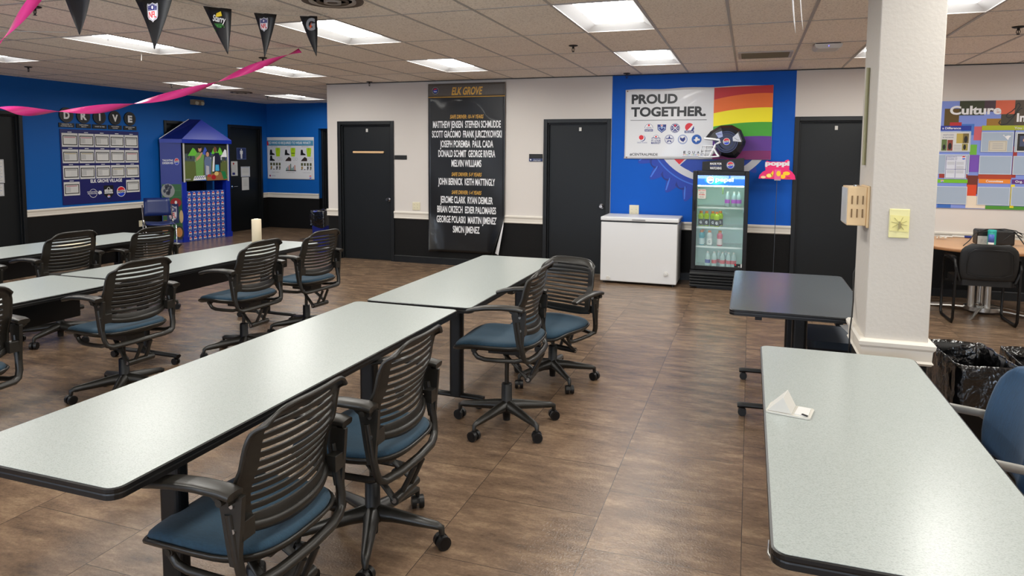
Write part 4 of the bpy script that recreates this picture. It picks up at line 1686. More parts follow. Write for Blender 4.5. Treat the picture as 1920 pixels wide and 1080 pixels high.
for y in (-0.15, 0.15):
    fm.tube([(-0.27, y*0.7, 0.245), (-0.17, y, 0.235), (-0.09, y*1.08, 0.225), (-0.075, y*1.08, 0.20), (-0.13, y, 0.17), (-0.16, y, 0.10), (-0.20, y*0.9, 0.02)], 0.014, W_, n=6)
    fm.tube([(-0.155, y, 0.12), (-0.12, y*1.05, 0.06), (-0.09, y*1.05, 0.02)], 0.012, W_, n=6)
    fm.tube([(-0.09, y*1.05, 0.02), (-0.20, y*0.9, 0.012), (-0.31, y*0.5, 0.015), (-0.335, 0, 0.015)], 0.009, W_, n=6)
    for z, xe in ((0.15, -0.31), (0.105, -0.325), (0.06, -0.33)):
        fm.tube([(-0.155, y, z), (-0.25, y*0.75, z), (xe, 0, z+0.005)], 0.006, W_, n=6)
    fm.tube([(-0.25, y*0.72, 0.15), (-0.27, y*0.65, 0.015)], 0.006, W_, n=6)
for y in (-0.04, 0.04):
    fm.tube([(-0.30, y, 0.155), (-0.325, y, 0.015)], 0.006, W_, n=6)
fm.build('face_mask', hm)

# fruit soda sign on a thin pole
pz = thing('pole_sign', 'hot pink soda sign on a thin pole, right of the drinks cooler', 'sign', (0.322, 9.25, 0))
pk = ink(238, 32, 112)
s = Sheet((0, 0, 0), UX, UZ, NY)
o = [(-0.216, 1.386), (-0.205, 1.43), (-0.17, 1.47), (-0.135, 1.49), (-0.145, 1.56), (-0.135, 1.60), (-0.118, 1.612), (-0.10, 1.60), (0.08, 1.60), (0.10, 1.62), (0.125, 1.628), (0.142, 1.61), (0.14, 1.50), (0.18, 1.47), (0.208, 1.43), (0.218, 1.38)]
s.mb.prism([(x, z) for x, z in o], 0.0, 0.006, pk, 'y')
s.text('poppi', 0.0, 1.555, 0.055, I_white, 1, width=0.285, bold=0.06)
yl = ink(250, 206, 40)
s.circle(-0.09, 1.425, 0.036, yl, 1, ry=0.026)
s.circle(-0.09, 1.425, 0.028, ink(255, 232, 130), 2, ry=0.02)
s.circle(-0.16, 1.405, 0.03, ink(255, 220, 170), 1, ry=0.016)
s.poly([(-0.09, 1.43), (-0.045, 1.49), (-0.04, 1.46), (-0.05, 1.41)], yl, 1)
s.rect(-0.03, 1.37, 0.045, 1.50, ink(236, 90, 150), 2)
s.circle(0.018, 1.452, 0.026, yl, 3, ry=0.034)
s.rect(-0.03, 1.365, 0.045, 1.378, I_grey, 3)
s.circle(0.11, 1.455, 0.042, yl, 1, ry=0.024)
s.circle(0.07, 1.415, 0.03, ink(255, 200, 20), 2, ry=0.026)
s.poly([(0.11, 1.39), (0.16, 1.39), (0.15, 1.41), (0.115, 1.412)], ink(200, 60, 60), 2)
s.done('sign_panel', pz)
mb = MB()
mb.cyl((0.0, 0.01, 0.012), (0.003, 0.01, 1.40), 0.0035, mat('grey_pole', (90, 96, 104), 0.4, metal=0.6), n=8)
mb.build('pole', pz)
mb = MB()
mb.lathe([(0.11, 0), (0.11, 0.006), (0.02, 0.016), (0.0, 0.016)], (0, 0.01, 0), M_blk)
mb.build('base', pz)

# ------------------------------------------------------------------ culture notice board
nb = thing('notice_board', 'colourful Culture notice board with clear plastic pockets on the right wall section', 'notice board', (0, D-0.002, 0))
s = Sheet((0, -0.012, 0), UX, UZ, NY)
s.slab(1.72, 1.069, 3.95, 2.328, 0.012, ink(120, 140, 210))
rnd = random.Random(5)
blocks = [(2.15, 2.02, 2.30, 2.24, (92, 70, 20)), (2.30, 2.16, 2.55, 2.328, (48, 54, 30)), (2.55, 2.20, 2.66, 2.328, (66, 46, 58)), (2.66, 2.17, 2.85, 2.328, (206, 92, 60)), (2.72, 2.02, 2.86, 2.17, (58, 54, 40)),
          (2.85, 2.02, 3.10, 2.328, (70, 56, 40)), (2.58, 2.04, 2.72, 2.12, (150, 108, 30)), (2.21, 2.04, 2.33, 2.08, (176, 40, 46)), (2.33, 1.93, 2.46, 2.06, (60, 110, 190)), (2.46, 1.87, 2.54, 2.03, (196, 90, 100)),
          (2.43, 1.70, 2.50, 1.82, (104, 170, 50)), (2.43, 1.50, 2.53, 1.70, (110, 70, 170)), (2.42, 1.24, 2.53, 1.46, (104, 40, 26)), (2.42, 1.22, 2.52, 1.35, (206, 66, 26)), (2.42, 1.075, 2.62, 1.22, (222, 208, 188)),
          (2.62, 1.069, 3.2, 1.11, (70, 140, 40)), (2.13, 1.425, 2.42, 1.475, (150, 50, 40)), (2.53, 1.42, 2.86, 1.475, (170, 60, 30)), (2.13, 1.069, 2.27, 1.12, (50, 100, 180)), (2.86, 1.09, 2.90, 1.36, (226, 206, 30)),
          (2.86, 1.44, 2.9, 1.8, (150, 40, 40)), (1.75, 1.5, 2.0, 1.9, (180, 60, 50)), (3.1, 1.1, 3.4, 1.6, (80, 150, 60)), (3.2, 1.7, 3.7, 2.2, (90, 70, 170)), (1.76, 1.95, 2.1, 2.2, (70, 140, 70)), (2.86, 1.8, 2.87, 2.0, (40, 40, 90))]
for k, (a, b_, c_, d_, cc) in enumerate(blocks):
    s.rect(a, b_, c_, d_, ink(*cc), 1+(k % 3))
s.text('Culture', 2.203, 2.174, 0.098, I_white, 6, width=0.515, align='l', bold=0.035)
s.text('In', 2.873, 2.085, 0.095, I_white, 6, width=0.085, align='l', bold=0.035)
# flourished ampersand as a thin ribbon line
amp = [(2.715, 2.10), (2.70, 2.07), (2.725, 2.045), (2.78, 2.06), (2.84, 2.14), (2.875, 2.22), (2.90, 2.27), (2.885, 2.295), (2.862, 2.28), (2.855, 2.24), (2.82, 2.20), (2.775, 2.17), (2.77, 2.14), (2.80, 2.125), (2.86, 2.17), (2.90, 2.23), (2.92, 2.235)]
s.line(amp, 0.010, I_blk, 6)
for a, b_, c_, d_, cc, t, tx, tc in ((1.80, 1.986, 2.431, 2.04, (28, 50, 150), 'a Difference', 2.135, I_white), (2.537, 1.985, 3.55, 2.04, (160, 170, 20), 'You Sa', 2.855, I_paper),
                                     (1.80, 1.368, 2.426, 1.41, (110, 180, 30), '', 0, 0), (2.537, 1.37, 2.853, 1.42, (222, 130, 40), 'Committee', 2.61, I_white), (2.867, 1.37, 3.3, 1.42, (92, 40, 120), 'Org. H', 2.90, I_white)):
    s.rect(a, b_, c_, d_, ink(*cc), 5)
    if t:
        s.text(t, tx, b_+0.014, 0.026, tc, 6, width={'a Difference': 0.19, 'You Sa': 0.13, 'Committee': 0.17, 'Org. H': 0.11}[t], align='l', bold=0.02)
globe(s, 2.165, 1.389, 0.015, 6, False)
s.done('board', nb)
M_pkt = mat('pocket_card', (156, 172, 192), 0.25, coat=0.6)
for n, (a, b_, c_, d_) in enumerate(((1.80, 1.735, 2.43, 1.973), (2.536, 1.735, 2.853, 1.965), (2.868, 1.735, 3.18, 1.965), (1.80, 1.475, 2.43, 1.704), (2.53, 1.475, 2.851, 1.690), (2.865, 1.475, 3.18, 1.69), (1.80, 1.117, 2.426, 1.327), (2.532, 1.117, 2.853, 1.328), (2.868, 1.117, 3.18, 1.336))):
    s = Sheet((0, -0.020, 0), UX, UZ, NY)
    if a == 1.80 and False:
        pass
    s.slab(a, b_, c_, d_, 0.008, M_pkt)
    s.frame(a, b_, c_, d_, 0.006, ink(200, 206, 212), 1)
    if n == 0:
        s.rect(2.10, 1.745, 2.418, 1.962, I_paper, 2)
        s.text("WHAT'S GOOD", 2.20, 1.925, 0.016, nv, 3, width=0.11)
        s.text('IN THE GROVE?', 2.20, 1.895, 0.016, nv, 3, width=0.11)
        for q in ((2.135, 1.748, 2.19, 1.88, (90, 110, 60)), (2.195, 1.748, 2.25, 1.875, (130, 60, 50)), (2.285, 1.835, 2.35, 1.95, (180, 160, 80)), (2.35, 1.835, 2.41, 1.95, (110, 96, 50)), (2.345, 1.75, 2.405, 1.83, (150, 140, 70))):
            s.rect(*q[:4], ink(*q[4]), 3)
        for q in ((2.162, 1.76, 0.014), (2.222, 1.77, 0.018), (2.38, 1.85, 0.018), (2.372, 1.76, 0.014)):
            s.circle(q[0], q[1]+0.03, q[2], I_blk, 4, ry=q[2]*2.2)
        for q in range(4):
            s.rect(2.26, 1.755+0.018*q, 2.335, 1.761+0.018*q, I_grey, 3)
    if n == 1:
        s.rect(2.61, 1.742, 2.795, 1.865, ink(196, 190, 176), 2)
        s.frame(2.62, 1.750, 2.785, 1.857, 0.003, ink(140, 134, 120), 3)
        for q in range(4):
            s.rect(2.65, 1.772+0.019*q, 2.755, 1.777+0.019*q, I_grey, 3)
        s.poly([(2.745, 1.93), (2.76, 1.935), (2.765, 1.915), (2.80, 1.925), (2.83, 1.92), (2.81, 1.90), (2.80, 1.87), (2.775, 1.90)], I_white, 4)
    if n == 2:
        s.rect(2.885, 1.742, 3.1, 1.955, I_paper, 2)
        s.rect(2.892, 1.75, 3.09, 1.945, I_blk, 3)
        s.rect(2.915, 1.80, 3.06, 1.92, ink(60, 70, 100), 4)
        s.circle(2.965, 1.87, 0.02, ink(200, 150, 120), 5)
        s.circle(2.985, 1.83, 0.03, ink(100, 90, 120), 5)
    if n == 3:
        s.rect(2.184, 1.417, 2.405, 1.694, ink(206, 210, 222), 4)
        s.frame(2.19, 1.424, 2.399, 1.688, 0.004, ink(40, 60, 140), 5)
        s.text('INTRODUCTION TO', 2.25, 1.672, 0.010, nv, 5, width=0.10)
        s.text('SOMETHING YOU', 2.25, 1.655, 0.012, nv, 5, width=0.11)
        s.text('CAREERS AT', 2.25, 1.638, 0.012, nv, 5, width=0.11)
        globe(s, 2.37, 1.665, 0.022, 5, False)
        s.rect(2.289, 1.43, 2.293, 1.63, nv, 5)
        s.rect(2.195, 1.528, 2.395, 1.532, nv, 5)
        for (a2, b2) in ((2.205, 1.61), (2.30, 1.61), (2.205, 1.51), (2.30, 1.56), (2.30, 1.51)):
            for q in range(3):
                s.rect(a2, b2-0.012*q, a2+0.075, b2-0.012*q+0.004, I_grey, 5)
    s.done('plastic_pocket', nb)

# white marker ledge strip on the rail line and a blue marker lying on the desk
DZ = 0.745


def desk():
    r = thing('round_desk', 'round wood-top meeting table on a steel star base under the notice board', 'table', (2.42, 8.60, 0))
    mb = MB()
    o = [(0.70*math.cos(2*PI*i/56), 0.74*math.sin(2*PI*i/56)) for i in range(56)]
    mb.prism(o, DZ-0.028, DZ, M_wood, 'z')
    mb.build('tabletop', r, bevel=0.004)
    st = MB()
    st.grid([[(x*k, y*k, z) for x, y in o] for k, z in ((1, DZ-0.001), (1.004, DZ-0.004), (1.004, DZ-0.026), (1.0, DZ-0.03))], mat('wood_edge', (150, 104, 66), 0.4), closev=True)
    st.build('edge_band', r)
    for k, (x, y) in enumerate(((-0.12, -0.05), (0.03, -0.05), (0.0, 0.1))):
        p = MB()
        p.cyl((x, y, 0.05), (x, y, DZ-0.03), 0.035, M_steel, n=16)
        p.build('post', r)
    b_ = MB()
    for k in range(4):
        a = PI/4+k*PI/2+0.35
        b_.tube([(0, 0, 0.06), (0.25*math.cos(a), 0.25*math.sin(a), 0.05), (0.52*math.cos(a), 0.52*math.sin(a), 0.018)], 0.035, M_steel, n=10, r2=0.016, radii=[1.1, 0.9, 0.6])
    b_.cyl((0, 0, 0.03), (0, 0, 0.075), 0.17, M_steel, n=20)
    b_.build('star_base', r)


desk()
# camera / projector style black box with cables on the desk
bx = thing('equipment_box', 'black equipment box with a printed side label on the round desk', 'box', (2.46, 8.50, DZ))
mb = MB()
mb.bb(-0.165, 0.175, -0.06, 0.12, 0.004, 0.165, M_rub)
mb.build('case', bx, bevel=0.02, seg=3)
s = Sheet((0, -0.061, 0), UX, UZ, NY)
s.slab(-0.163, 0.005, -0.04, 0.10, 0.002, ink(170, 172, 170))
s.text('F G', -0.10, 0.03, 0.035, I_grey, 1, width=0.07, bold=0.03)
s.done('side_label', bx)
cb = thing('cable_bundle', 'tangle of thin black cables looping over the black equipment box', 'cable', (2.46, 8.50, DZ))
mb = MB()
mb.tube([(-0.33, -0.22, 0.006), (-0.26, -0.16, 0.06), (-0.20, -0.09, 0.13), (-0.08, -0.05, 0.172), (0.08, -0.04, 0.18), (0.18, -0.04, 0.165), (0.24, -0.05, 0.12)], 0.005, M_rub, n=8)
mb.build('cable', cb)
mb = MB()
mb.tube([(0.05, -0.05, 0.04), (0.12, -0.08, 0.12), (0.20, -0.06, 0.15), (0.26, -0.04, 0.13), (0.24, -0.03, 0.10), (0.15, -0.03, 0.15), (0.02, -0.02, 0.174)], 0.005, M_rub, n=8)
mb.build('cable', cb)
mb = MB()
mb.tube([(0.16, -0.07, 0.16), (0.21, -0.10, 0.08), (0.25, -0.12, 0.014), (0.30, -0.14, 0.012)], 0.006, M_rub, n=8)
mb.cyl((0.245, -0.118, 0.012), (0.30, -0.14, 0.012), 0.011, M_rub, n=10)
mb.build('cable', cb)
wp = thing('wipes_canister', 'teal wipes canister with a blue and white label in front of the black box', 'canister', (2.405, 8.37, DZ))
mb = MB()
mb.lathe([(0.036, 0), (0.038, 0.004), (0.038, 0.15), (0.036, 0.153)], (0, 0, 0), mat('teal_plastic', (20, 150, 140), 0.35))
mb.build('canister_body', wp)
mb = MB()
mb.lathe([(0.039, 0.150), (0.040, 0.168), (0.034, 0.176), (0.0, 0.177)], (0, 0, 0), mat('teal_lid', (30, 160, 150), 0.3))
mb.build('lid', wp)
mb = MB()
P = [[(0.0388*math.cos(a), 0.0388*math.sin(a), z) for z in (0.012, 0.045, 0.13)] for a in [math.radians(q) for q in range(200, 296, 8)]]
mb.grid([[r[0], r[1]] for r in P], I_paper)
mb.grid([[r[1], r[2]] for r in P], ink(60, 90, 170))
mb.build('paper_label', wp, solid=0.0006)
mk = MB()
mk.cyl((2.24, 9.17, DZ+0.014), (2.36, 9.16, DZ+0.014), 0.013, M_wht, n=12)
mk.cyl((2.36, 9.16, DZ+0.014), (2.43, 9.155, DZ+0.014), 0.0135, ink(20, 40, 120), n=12)
tag(mk.build('board_marker'), 'white marker with a dark blue cap lying at the back of the round desk', 'marker')
mk = MB()
mk.cyl((2.11, 9.13, DZ+0.012), (2.23, 9.11, DZ+0.012), 0.012, M_wht, n=12)
tag(mk.build('board_marker'), 'plain white marker lying left of the blue capped marker', 'marker')
tb = MB()
P = []
for i in range(9):
    a = i*0.75
    P.append([(2.02+0.012*i, 8.86+0.02*math.sin(a), DZ+0.012+0.02*abs(math.sin(a*1.3))), (2.03+0.012*i, 8.94+0.02*math.cos(a), DZ+0.016+0.015*abs(math.cos(a)))])
tb.grid(P, mat('patterned_paper', (206, 200, 186), 0.7, var=(120, 0.25)))
tag(tb.build('paper_towel', solid=0.003), 'crumpled patterned paper towel beside the pillar on the round desk', 'paper')
pp = MB()
pp.box((2.82, 8.30, DZ+0.006), (0.2, 0.12, 0.006), I_paper, rz=0.4)
pp.box((2.83, 8.295, DZ+0.011), (0.12, 0.10, 0.003), ink(220, 90, 110), rz=0.2)
tag(pp.build('paper_stack'), 'loose papers with a pink sheet at the right photo edge on the desk', 'paper')

# black sled-base guest chair
gc = thing('guest_chair', 'black padded guest chair with a sled base, back to the camera, at the round desk', 'chair', (2.25, 8.12, 0))
M_vin = mat('black_vinyl_seat', (9, 9, 10), 0.5)
mb = MB()
P = []
for i in range(13):
    t = i/12
    z = 0.46+0.36*t
    hw = 0.232+0.016*math.sin(PI*t)
    if t > 0.75:
        hw *= 1-0.35*((t-0.75)/0.25)**2.5
    if t < 0.15:
        hw *= 0.96
    P.append([(-hw+2*hw*j/12, -0.22-0.03*t-0.035*(1-((j-6)/6)**2), z) for j in range(13)])
mb.grid(P, M_vin)
mb.build('backrest', gc, solid=0.045, bevel=0.012)
mb = MB()
ring = [(-0.17+0.34*j/8, -0.288-0.0*j, 0.50) for j in range(9)]
mb.tube([(-0.19, -0.285, 0.53), (-0.195, -0.295, 0.62), (-0.185, -0.305, 0.73), (-0.14, -0.31, 0.765), (0, -0.32, 0.77), (0.14, -0.31, 0.765), (0.185, -0.305, 0.73), (0.195, -0.295, 0.62), (0.19, -0.285, 0.53), (0.10, -0.3, 0.50), (-0.10, -0.3, 0.50)], 0.004, M_blk, n=6, close=True)
mb.build('back_piping', gc)
mb = MB()
mb.prism(rounded_rect(-0.24, 0.24, -0.24, 0.24, 0.06), 0.40, 0.46, M_vin, 'z')
mb.build('seat', gc, bevel=0.018, seg=3)
for s_ in (-1, 1):
    mb = MB()
    x = 0.275*s_
    mb.tube([(x*0.86, -0.23, 0.44), (x*0.95, -0.235, 0.52), (x, -0.235, 0.58), (x, -0.2, 0.64), (x, 0.0, 0.65), (x, 0.17, 0.635), (x, 0.215, 0.58), (x, 0.225, 0.30), (x, 0.23, 0.06), (x, 0.20, 0.018), (x, 0.0, 0.014), (x, -0.19, 0.018), (x, -0.225, 0.06), (x, -0.232, 0.30), (x*0.98, -0.235, 0.58)], 0.013, M_blk, n=10, r2=0.018)
    mb.build('sled_leg', gc)
    mb = MB()
    mb.tube([(x, -0.16, 0.668), (x, 0.0, 0.674), (x, 0.13, 0.662)], 0.026, M_vin, n=12, r2=0.013, up=(0, 0, 1))
    mb.build('arm_pad', gc)
mb = MB()
mb.bb(-0.27, 0.27, -0.15, -0.12, 0.385, 0.402, M_blk)
mb.bb(-0.27, 0.27, 0.12, 0.15, 0.385, 0.402, M_blk)
mb.build('seat_rail', gc)

# ------------------------------------------------------------------ left wall (faces +X): U along +Y
def left_sheet(x=XL, org=(0, 0, 0), warp=None):
    return Sheet((x, org[1], org[2]), (0, 1, 0), UZ, (1, 0, 0), warp)


KSUB = [('DEDICATED TO', 'CUSTOMER SERVICE'), ('RESPONSIBLE', 'RESULTS'), ('INVEST IN TIME', ''), ('VALUE ADDED', 'COACHING'), ('EMPHASIZE OUR', 'PEOPLE')]
for k, (ch, y) in enumerate(zip('DRIVE', (8.065, 8.36, 8.651, 8.945, 9.244))):
    r = thing('letter_disc', 'black round wall disc with a white letter %s above the blue score board' % ch, 'sign', (XL, y, 2.235), 0, 'round letter signs on the blue wall')
    mb = MB()
    mb.cyl((0, 0, 0), (0.018, 0, 0), 0.118, I_blk, n=36)
    mb.build('disc', r)
    s = Sheet((0.0182, 0, 0), (0, 1, 0), UZ, (1, 0, 0))
    s.ring(0, 0, 0.100, 0.104, ink(60, 60, 62), 1)
    s.text(ch, 0, -0.055, 0.112, I_white, 2, width=(0.10, 0.11, 0.028, 0.11, 0.09)[k], bold=0.05)
    s.done('letter', r)
    r = thing('caption_plate', 'small black caption plate under the white letter %s disc' % ch, 'sign', (XL, y, 2.077), 0, 'caption plates under the letter discs')
    mb = MB()
    mb.bb(0, 0.012, -0.130, 0.130, -0.034, 0.034, I_blk)
    mb.build('plate', r)
    s = Sheet((0.0122, 0, 0), (0, 1, 0), UZ, (1, 0, 0))
    a, b = KSUB[k]
    if b:
        s.text(a, 0, 0.006, 0.016, I_white, 1, width=0.014*len(a), bold=0.01)
        s.text(b, 0, -0.022, 0.016, I_white, 1, width=0.0125*len(b), bold=0.01)
    else:
        s.text(a, 0, -0.009, 0.018, I_white, 1, width=0.18, bold=0.01)
    s.done('caption', r)

bd = thing('score_board', 'navy wall score board with rows of framed score sheets above the chair rail', 'board', (XL+0.002, 8.68, 1.42))
s = Sheet((0.008, 0, 0), (0, 1, 0), UZ, (1, 0, 0))
s.slab(-0.735, -0.60, 0.735, 0.595, 0.008, ink(18, 22, 92))
s.text('ELK GROVE VILLAGE', 0.06, -0.265, 0.054, I_white, 1, width=0.60, bold=0.03)
globe(s, 0.335, -0.435, 0.088, 1)
s.poly([(-0.005, -0.32), (0.185, -0.32), (0.185, -0.47), (0.09, -0.56), (-0.005, -0.47)], I_blk, 1)
for q in range(7):
    x = 0.012+0.0225*q
    s.rect(x, -0.43, x+0.016, -0.36-0.03*abs(q-3)/3-0.005*(q % 2), I_white, 2)
s.rect(0.01, -0.458, 0.17, -0.436, I_white, 2)
s.text('CHICAGOLAND', 0.09, -0.455, 0.014, I_navy, 3, width=0.14)
s.circle(0.09, -0.375, 0.03, I_blk, 3)
s.ring(0.09, -0.375, 0.02, 0.026, I_white, 4)
globe(s, 0.09, -0.505, 0.026, 2, False)
s.ring(-0.20, -0.44, 0.066, 0.072, I_white, 1)
s.rect(-0.31, -0.455, -0.12, -0.405, ink(18, 22, 92), 2)
s.text('CHICAGO SOUTH', -0.215, -0.425, 0.020, I_white, 3, width=0.19, bold=0.02)
s.text('BEVERAGES', -0.215, -0.452, 0.018, I_white, 3, width=0.17, bold=0.02)
s.poly([(-0.12, -0.44), (-0.09, -0.40), (-0.05, -0.41), (-0.04, -0.45), (-0.09, -0.465)], I_white, 3)
HD = ['SAFETY', 'OSHA', 'QUALITY', 'PRODUCTIVITY', 'SIX', 'SALES', 'MARKET', 'SERVICE', 'PRODUCTION', 'LOB', 'HOUSEKEEPING', 'FLEET', 'SHIP TO INVENTORY', 'TURNOVER', 'HR']
s.done('board_face', bd)
rn = random.Random(11)
for r_i in range(4):
    for c_i in range(5):
        if r_i == 3 and c_i not in (0, 4):
            continue
        y = -0.575+0.288*c_i
        z = 0.425-0.258*r_i
        t = Sheet((0.0115, 0, 0), (0, 1, 0), UZ, (1, 0, 0))
        t.slab(y-0.136, z-0.108, y+0.136, z+0.108, 0.003, I_paper)
        t.frame(y-0.122, z-0.080, y+0.122, z+0.072, 0.013, I_blk, 1)
        t.rect(y-0.095, z+0.035, y+0.095, z+0.05, ink(*rn.choice(((170, 160, 130), (176, 120, 130), (150, 150, 150)))), 1)
        if rn.random() < 0.5:
            for q in range(6):
                t.rect(y-0.10+0.014*q, z-0.05, y-0.094+0.014*q, z+0.028, I_grey, 1)
        for q in range(5):
            t.rect(y-0.01, z+0.022-0.016*q, y+0.095, z+0.025-0.016*q, ink(190, 190, 192), 1)
        t.rect(y-0.035, z+0.127-0.006, y+0.035, z+0.127+0.003, I_white, 0)
        t.done('score_sheet', bd)

# papers taped to door_4
for nm, lab, y0, y1, z0, z1, tilt in (('taped_notice', 'white notice taped on the dark door at the left photo edge, upper one', 6.82, 7.10, 1.20, 1.54, 0), ('taped_notice', 'white and blue notice taped on the left edge door, lower one', 6.80, 7.085, 1.01, 1.19, 0)):
    s = Sheet((XL-0.046, 0, 0), (0, 1, 0), UZ, (1, 0, 0))
    s.slab(y0, z0, y1, z1, 0.003, I_paper)
    for q in range(int((z1-z0)/0.025)-1):
        s.rect(y0+0.03, z1-0.03-0.025*q, y1-0.05+0.02*(q % 2), z1-0.025-0.025*q, I_grey if q % 3 else ink(60, 90, 170), 1)
    s.frame(y0+0.008, z0+0.008, y1-0.008, z1-0.008, 0.003, ink(90, 110, 160), 1)
    tag(s.done(nm), lab, 'notice')
# restroom door
ts = thing('restroom_sign', 'blue restroom sign with a white man pictogram on the far dark door', 'sign', (XL-0.049, 12.075, 1.645))
s = Sheet((0.004, 0, 0), (0, 1, 0), UZ, (1, 0, 0))
s.slab(-0.145, -0.125, 0.145, 0.125, 0.004, ink(24, 40, 96))
s.frame(-0.14, -0.12, 0.14, 0.12, 0.006, ink(110, 130, 180), 1)
s.circle(0, 0.088, 0.016, I_white, 1, n=14)
s.poly([(-0.036, 0.066), (0.036, 0.066), (0.042, 0.05), (0.042, -0.01), (0.030, -0.01), (0.026, 0.03), (0.022, -0.105), (0.004, -0.105), (0, -0.02), (-0.004, -0.105), (-0.022, -0.105), (-0.026, 0.03), (-0.030, -0.01), (-0.042, -0.01), (-0.042, 0.05)], I_white, 1)
s.done('sign_face', ts)
for lab, y0, y1, z0, z1, k in (('white notice with a red stamp taped on the far restroom door', 11.71, 11.95, 1.18, 1.485, 0), ('upper white notice with a blue heading on the right of the restroom door', 12.05, 12.33, 1.15, 1.37, 1), ('long white sheet hanging under the blue headed notice on the restroom door', 12.07, 12.29, 0.865, 1.14, 2)):
    s = Sheet((XL-0.046, 0, 0), (0, 1, 0), UZ, (1, 0, 0))
    s.slab(y0, z0, y1, z1, 0.003+0.002*(k == 1), I_paper)
    if k == 0:
        s.circle((y0+y1)/2, z1-0.05, 0.022, ink(160, 30, 40), 1, n=14)
        s.rect((y0+y1)/2-0.04, z0+0.02, (y0+y1)/2+0.04, z0+0.07, I_navy, 1)
    if k == 1:
        s.frame(y0+0.01, z0+0.01, y1-0.01, z1-0.01, 0.006, ink(110, 140, 200), 1)
    for q in range(6):
        s.rect(y0+0.04, z0+0.09+0.024*q, y1-0.04, z0+0.094+0.024*q, I_grey, 1)
    tag(s.done('taped_notice'), lab, 'notice')

el = thing('emergency_light', 'beige emergency light box high on the blue left wall above the drinks display', 'emergency light', (XL, 10.77, 2.63))
mb = MB()
mb.prism([(0, -0.05), (0.09, -0.05), (0.105, 0.0), (0.09, 0.05), (0, 0.05)], -0.13, 0.13, mat('beige_plastic', (150, 134, 108), 0.5), 'y')
mb.build('housing', el, bevel=0.006)
for y in (-0.07, 0.07):
    mb = MB()
    mb.cyl((0.09, y, -0.01), (0.125, y, -0.025), 0.034, M_ivory, n=18)
    mb.build('lamp_head', el)
sn = MB()
sn.bb(XE-0.05, XE, D+0.35, D+0.43, 2.27, 2.35, M_wht)
tag(sn.build('motion_sensor', bevel=0.008), 'small white sensor box high at the corner of the blue alcove', 'sensor')
dc = MB()
dc.bb(XL-0.02, XL+0.06, 10.42, 10.62, 2.205, 2.25, I_grey)
tag(dc.build('door_closer', bevel=0.004), 'grey door closer on top of the dark door behind the display tent', 'door closer')

# outlet low on the black wainscot by the chrome chair
ol = MB()
ol.bb(XL, XL+0.008, 9.36, 9.48, 0.34, 0.45, M_ivory)
tag(ol.build('wall_outlet', bevel=0.002), 'ivory outlet low on the black wainscot behind the chrome framed chair', 'outlet')

# ------------------------------------------------------------------ tent shaped drinks display
BF, BR_ = Vector((-9.87, 10.02, 0)), Vector((-9.76, 11.14, 0))     # front corners on the floor
BB = Vector((-10.16, 9.82, 0))
bt = thing('drinks_display', 'blue tent shaped cardboard drinks display with stacked printed boxes, against the blue wall', 'display', (0, 0, 0))
M_bc = mat('display_blue', (8, 32, 132), 0.35)
M_bc2 = mat('display_light_blue', (16, 44, 160), 0.35)
ZT, ZM = 1.90, 1.10
ff = (BR_-BF)
FL = ff.length
fU = ff.normalized()
fN = Vector((fU.y, -fU.x, 0))
BRB = Vector((-10.16, 11.18, 0))
mb = MB()
# left side board (wing) and right side board


def panel(mb, p0, p1, z0, z1, m, th=0.03, nrm=None):
    d = (p1-p0).normalized()
    n = Vector((d.y, -d.x, 0))*th
    vs = [p0+Vector((0, 0, z0)), p1+Vector((0, 0, z0)), p1+Vector((0, 0, z1)), p0+Vector((0, 0, z1))]
    vs2 = [v-n for v in vs]
    mb.add(vs+vs2, [(0, 1, 2, 3), (7, 6, 5, 4), (0, 4, 5, 1), (1, 5, 6, 2), (2, 6, 7, 3), (3, 7, 4, 0)], m)


panel(mb, BB, BF, 0, ZT, M_bc)
mb.build('side_board', bt)
mb = MB()
panel(mb, BR_, BRB, 0, ZT, M_bc)
mb.build('side_board', bt)
# posts
for p, q in ((BF, 0.0), (BR_-fU*0.10, 0.0)):
    mb = MB()
    panel(mb, p, p+fU*0.10, 0, 1.12, M_bc2, 0.10)
    panel(mb, p-fU*0.015+fN*0.015, p+fU*0.115+fN*0.015, 0, 0.10, M_bc2, 0.12)
    mb.build('corner_post', bt)
# upper picture panel
mb = MB()
panel(mb, BF+fU*0.03-fN*0.01, BR_-fU*0.03-fN*0.01, ZM+0.02, ZT, I_black if False else M_black, 0.05)
mb.build('upper_panel', bt)
for k in (0.035, FL-0.065):
    mb = MB()
    p = BF+fU*k
    panel(mb, p+fN*0.02, p+fU*0.022+fN*0.02, ZM+0.01, ZT, M_wht, 0.02)
    mb.build('tent_pole', bt)
# picture: party in the park
s = Sheet(BF+fU*0.06+fN*0.0, fU, UZ, fN)
PW = FL-0.13
s.rect(0, ZM+0.03, PW, ZT-0.05, ink(92, 104, 54), 1)
s.rect(0, 1.62, PW, ZT-0.05, ink(24, 30, 24), 2)
s.rect(0, 1.50, PW, 1.64, ink(70, 84, 84), 3)
rp = random.Random(3)
for q in range(26):
    u = rp.uniform(0.02, PW-0.03)
    z = rp.uniform(1.46, 1.62)
    s.rect(u, z, u+rp.uniform(0.01, 0.03), z+rp.uniform(0.03, 0.09), ink(*rp.choice(((180, 180, 190), (40, 60, 130), (30, 30, 34), (150, 120, 90)))), 4)
for u, z, wd, c in ((0.08, 1.60, 0.26, (104, 190, 60)), (0.62, 1.64, 0.16, (104, 200, 50)), (0.75, 1.62, 0.16, (110, 200, 60)), (0.84, 1.58, 0.24, (230, 232, 236)), (0.40, 1.62, 0.16, (60, 90, 190))):
    s.poly([(max(u, 0), z), (min(u+wd, PW), z), (min(u+wd*0.6, PW), z+0.13), (u+wd*0.45, z+0.15)], ink(*c), 5)
skin, skin2 = ink(198, 146, 118), ink(120, 78, 56)
